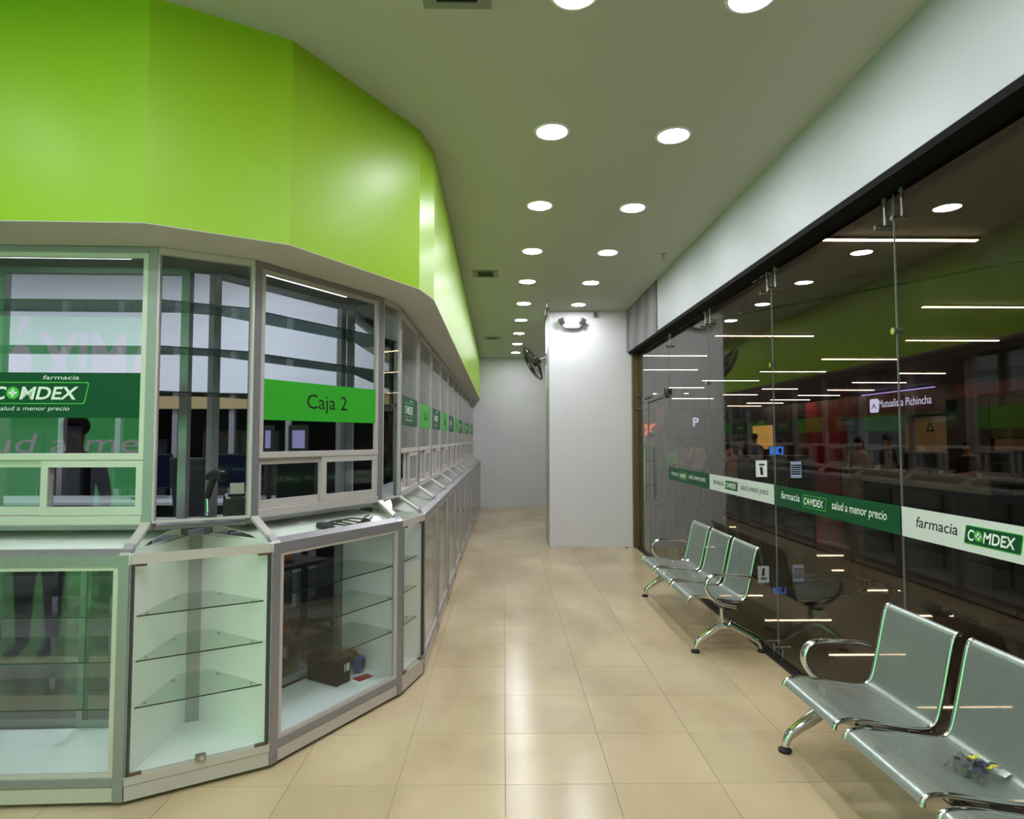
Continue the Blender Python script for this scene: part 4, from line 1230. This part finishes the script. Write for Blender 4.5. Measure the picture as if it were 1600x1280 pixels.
# ------------------------------------------------------------------ people
SK = [(158, 116, 92), (140, 98, 76)]
def person(x, y, rz, h, shirt, pants, label, hair='short', pose='stand', skin=0, hairc=(26, 20, 18), z=0.0):
    s = h / 1.70
    t = empty('person', (x, y, z), rz, label, 'person')
    # joints (name: pos, radius) front is -y
    st = .0 if pose != 'walk' else .22
    jp = {'pelvis': ((0, 0, .93), .135), 'waist': ((0, -.005, 1.06), .118), 'chest': ((0, 0, 1.24), .138), 'collar': ((0, .01, 1.40), .085), 'neck': ((0, 0, 1.47), .048), 'head0': ((0, -.01, 1.56), .078), 'head1': ((0, -.012, 1.63), .083)}
    ed = [('pelvis', 'waist'), ('waist', 'chest'), ('chest', 'collar'), ('collar', 'neck'), ('neck', 'head0'), ('head0', 'head1')]
    for sd in (-1, 1):
        q = 'l' if sd < 0 else 'r'
        f = sd * st
        jp['hip' + q] = ((sd * .09, 0, .86), .10)
        jp['knee' + q] = ((sd * .10, -abs(f) * .3 - f * .4 * .5, .49), .064)
        jp['ankle' + q] = ((sd * .10, -f * .9 + (.05 if st and sd < 0 else 0), .09), .042)
        jp['toe' + q] = ((sd * .115, -f * .9 - .15, .045), .038)
        ed += [('pelvis', 'hip' + q), ('hip' + q, 'knee' + q), ('knee' + q, 'ankle' + q), ('ankle' + q, 'toe' + q)]
        jp['sh' + q] = ((sd * .175, .01, 1.38), .062)
        if pose == 'phone' and sd > 0:
            jp['el' + q] = ((sd * .23, -.08, 1.13), .043); jp['wr' + q] = ((sd * .12, -.27, 1.22), .03); jp['hand' + q] = ((sd * .08, -.33, 1.26), .036)
        elif pose == 'lean':
            jp['el' + q] = ((sd * .24, -.10, 1.12), .043); jp['wr' + q] = ((sd * .16, -.32, 1.10), .03); jp['hand' + q] = ((sd * .14, -.40, 1.10), .036)
        else:
            g = -sd * st * .5
            jp['el' + q] = ((sd * .235, .02 + g * .4, 1.11), .043); jp['wr' + q] = ((sd * .25, -.04 + g, .87), .030); jp['hand' + q] = ((sd * .25, -.06 + g * 1.15, .78), .036)
        ed += [('collar', 'sh' + q), ('sh' + q, 'el' + q), ('el' + q, 'wr' + q), ('wr' + q, 'hand' + q)]
    names = list(jp)
    me = bpy.data.meshes.new('tmp')
    me.from_pydata([tuple(c * s for c in jp[n][0]) for n in names], [(names.index(a), names.index(b)) for a, b in ed], [])
    o = bpy.data.objects.new('tmp', me)
    COL.objects.link(o)
    sm = o.modifiers.new('s', 'SKIN'); sm.use_smooth_shade = True
    me.update()
    sv = me.skin_vertices[0].data if me.skin_vertices else None
    if sv is None:
        bpy.context.view_layer.objects.active = o
        me.attributes
    for i, n in enumerate(names):
        r = jp[n][1] * s
        sx = 1.25 if n in ('chest', 'waist', 'pelvis') else 1.0
        sv[i].radius = (r * sx, r * .85 if n in ('chest', 'waist') else r)
        sv[i].use_root = (n == 'pelvis')
    o.modifiers.new('u', 'SUBSURF').levels = 2
    dg = bpy.context.evaluated_depsgraph_get()
    bm_ = bpy.data.meshes.new_from_object(o.evaluated_get(dg))
    bpy.data.objects.remove(o)
    bm_.name = 'body'
    bm_.materials.clear()
    cols = [mat('skin%d' % skin, SK[skin], .5), mat('cloth_%d_%d_%d' % shirt, shirt, .85), mat('cloth_%d_%d_%d' % pants, pants, .85), M_black]
    for m in cols: bm_.materials.append(m)
    for p in bm_.polygons:
        c = p.center / s
        p.use_smooth = True
        if c.z > 1.43: p.material_index = 0
        elif c.z < .10: p.material_index = 3
        elif abs(c.x) > .19 and c.z < 1.16 or (pose in ('phone', 'lean') and c.y < -.16 and c.z > .95): p.material_index = 0
        elif c.z > .93: p.material_index = 1
        else: p.material_index = 2
    link('body', bm_, t)
    mh = mat('hair_%d_%d_%d' % hairc, hairc, .7)
    hb = MB()
    hb.ball((0, .012 * s, 1.665 * s), .098 * s, 14, (.95, 1.08, .92))
    # open the face
    keep = []
    for f in hb.f:
        c = sum((Vector(hb.v[i]) for i in f), Vector()) / len(f)
        if c.y < -.045 * s and c.z < 1.70 * s: continue
        if c.z < 1.60 * s and c.y < 0.02 * s: continue
        keep.append(f)
    hb.f = keep
    if hair == 'long':
        hb.tube([(0, .05 * s, 1.66 * s), (0, .085 * s, 1.5 * s), (0, .10 * s, 1.32 * s)], [.085 * s, .08 * s, .05 * s], 10)
    hb.ob('hair', mh, t, smooth='all')
    # simple face
    fc = MB().ball((0, -.098 * s, 1.59 * s), .014 * s, 8, (.8, 1.1, 1.5))
    fc.ob('nose', cols[0], t, smooth='all')
    MB().ball((-.03 * s, -.088 * s, 1.615 * s), .009 * s, 8).ball((.03 * s, -.088 * s, 1.615 * s), .009 * s, 8).ob('eyes', M_black, t)
    MB().box(-.022 * s, .022 * s, -.094 * s, -.085 * s, 1.548 * s, 1.555 * s).ob('mouth', mat('lip', (120, 60, 56), .5), t)
    return t
person(4.55, 14.5, R(20), 1.66, (214, 200, 182), (48, 46, 52), 'person in a pale shirt facing the glass near the entrance')
person(5.05, 13.6, R(200), 1.62, (196, 150, 138), (196, 178, 160), 'person with long dark hair in a pink top walking away', 'long', 'walk')
person(4.05, 15.4, R(-10), 1.64, (120, 84, 78), (60, 50, 52), 'person in dull red holding a bright green bag')
t = empty('green_bag', (4.12, 15.12, 1.0), R(-5), 'bright green square bag held in front of a person', 'bag')
box('bag', mat('glowing_green', (84, 190, 30), .5, emit=(84, 190, 30), estr=.12), t, (-.13, .13, -.05, .03, 0, .3), .02)  # faint glow put into the bag's green
MB().tube([(-.06, -.01, .3), (-.04, -.01, .37), (.04, -.01, .37), (.06, -.01, .3)], .006, 6).ob('strap', M_lgreen, t)
person(3.75, 15.6, R(30), 1.72, (58, 56, 60), (50, 48, 52), 'tall person in dark grey beside the entrance door')
person(6.75, 16.6, R(160), 1.70, (30, 28, 32), (34, 32, 36), 'person in black standing before the orange lit shop')
person(6.15, 16.0, R(120), 1.66, (40, 36, 40), (36, 34, 38), 'person in charcoal left of the one before the orange shop')
person(7.25, 16.2, R(-120), 1.58, (92, 60, 60), (40, 34, 36), 'shorter person in dusky red beside the red column', 'long')
person(4.9, 17.2, R(10), 1.6, (150, 136, 126), (70, 64, 66), 'person in beige far behind the walking person')
person(7.55, 13.1, R(-60), 1.60, (176, 166, 158), (74, 42, 46), 'person with white shoulders left of the kiosk counter', 'long')
person(7.75, 12.45, R(-90), 1.66, (26, 26, 32), (30, 30, 36), 'person in black standing at the far end of the kiosk counter')
person(8.05, 10.65, R(-80), 1.55, (40, 36, 34), (34, 34, 36), 'person in dark brown behind the middle of the kiosk counter', pose='lean')
person(8.6, 9.9, R(-100), 1.56, (56, 44, 38), (34, 34, 36), 'person in brown at the right behind the kiosk counter', 'long')

# ------------------------------------------------------------------ back-lit hoarding behind the camera
t = empty('lit_hoarding', (0, -3.585, 0), 0, 'back-lit green hoarding with reversed lettering behind the camera', 'hoarding')
M_glow = emitter('hoarding_green', (100, 214, 126), BANNER_GLOW)
M_glow2 = emitter('hoarding_white', (235, 225, 235), BANNER_GLOW * .85)
box('film', M_glow, t, (-8.8, -2.4, 0, .01, .12, 3.42))
lettering('PR\u00d3XIMAMENTE', M_glow2, t, -7.8, .0125, 2.32, .84, fit=5.3, bold=.04)
lettering('salud a menor precio', M_glow2, t, -7.8, .0125, 1.40, .29, fit=5.6, shear=.15)
person(-3.3, .85, R(180), 1.74, (24, 26, 28), (26, 28, 32), 'person in dark clothes reflected in the left counter module', z=0.0)
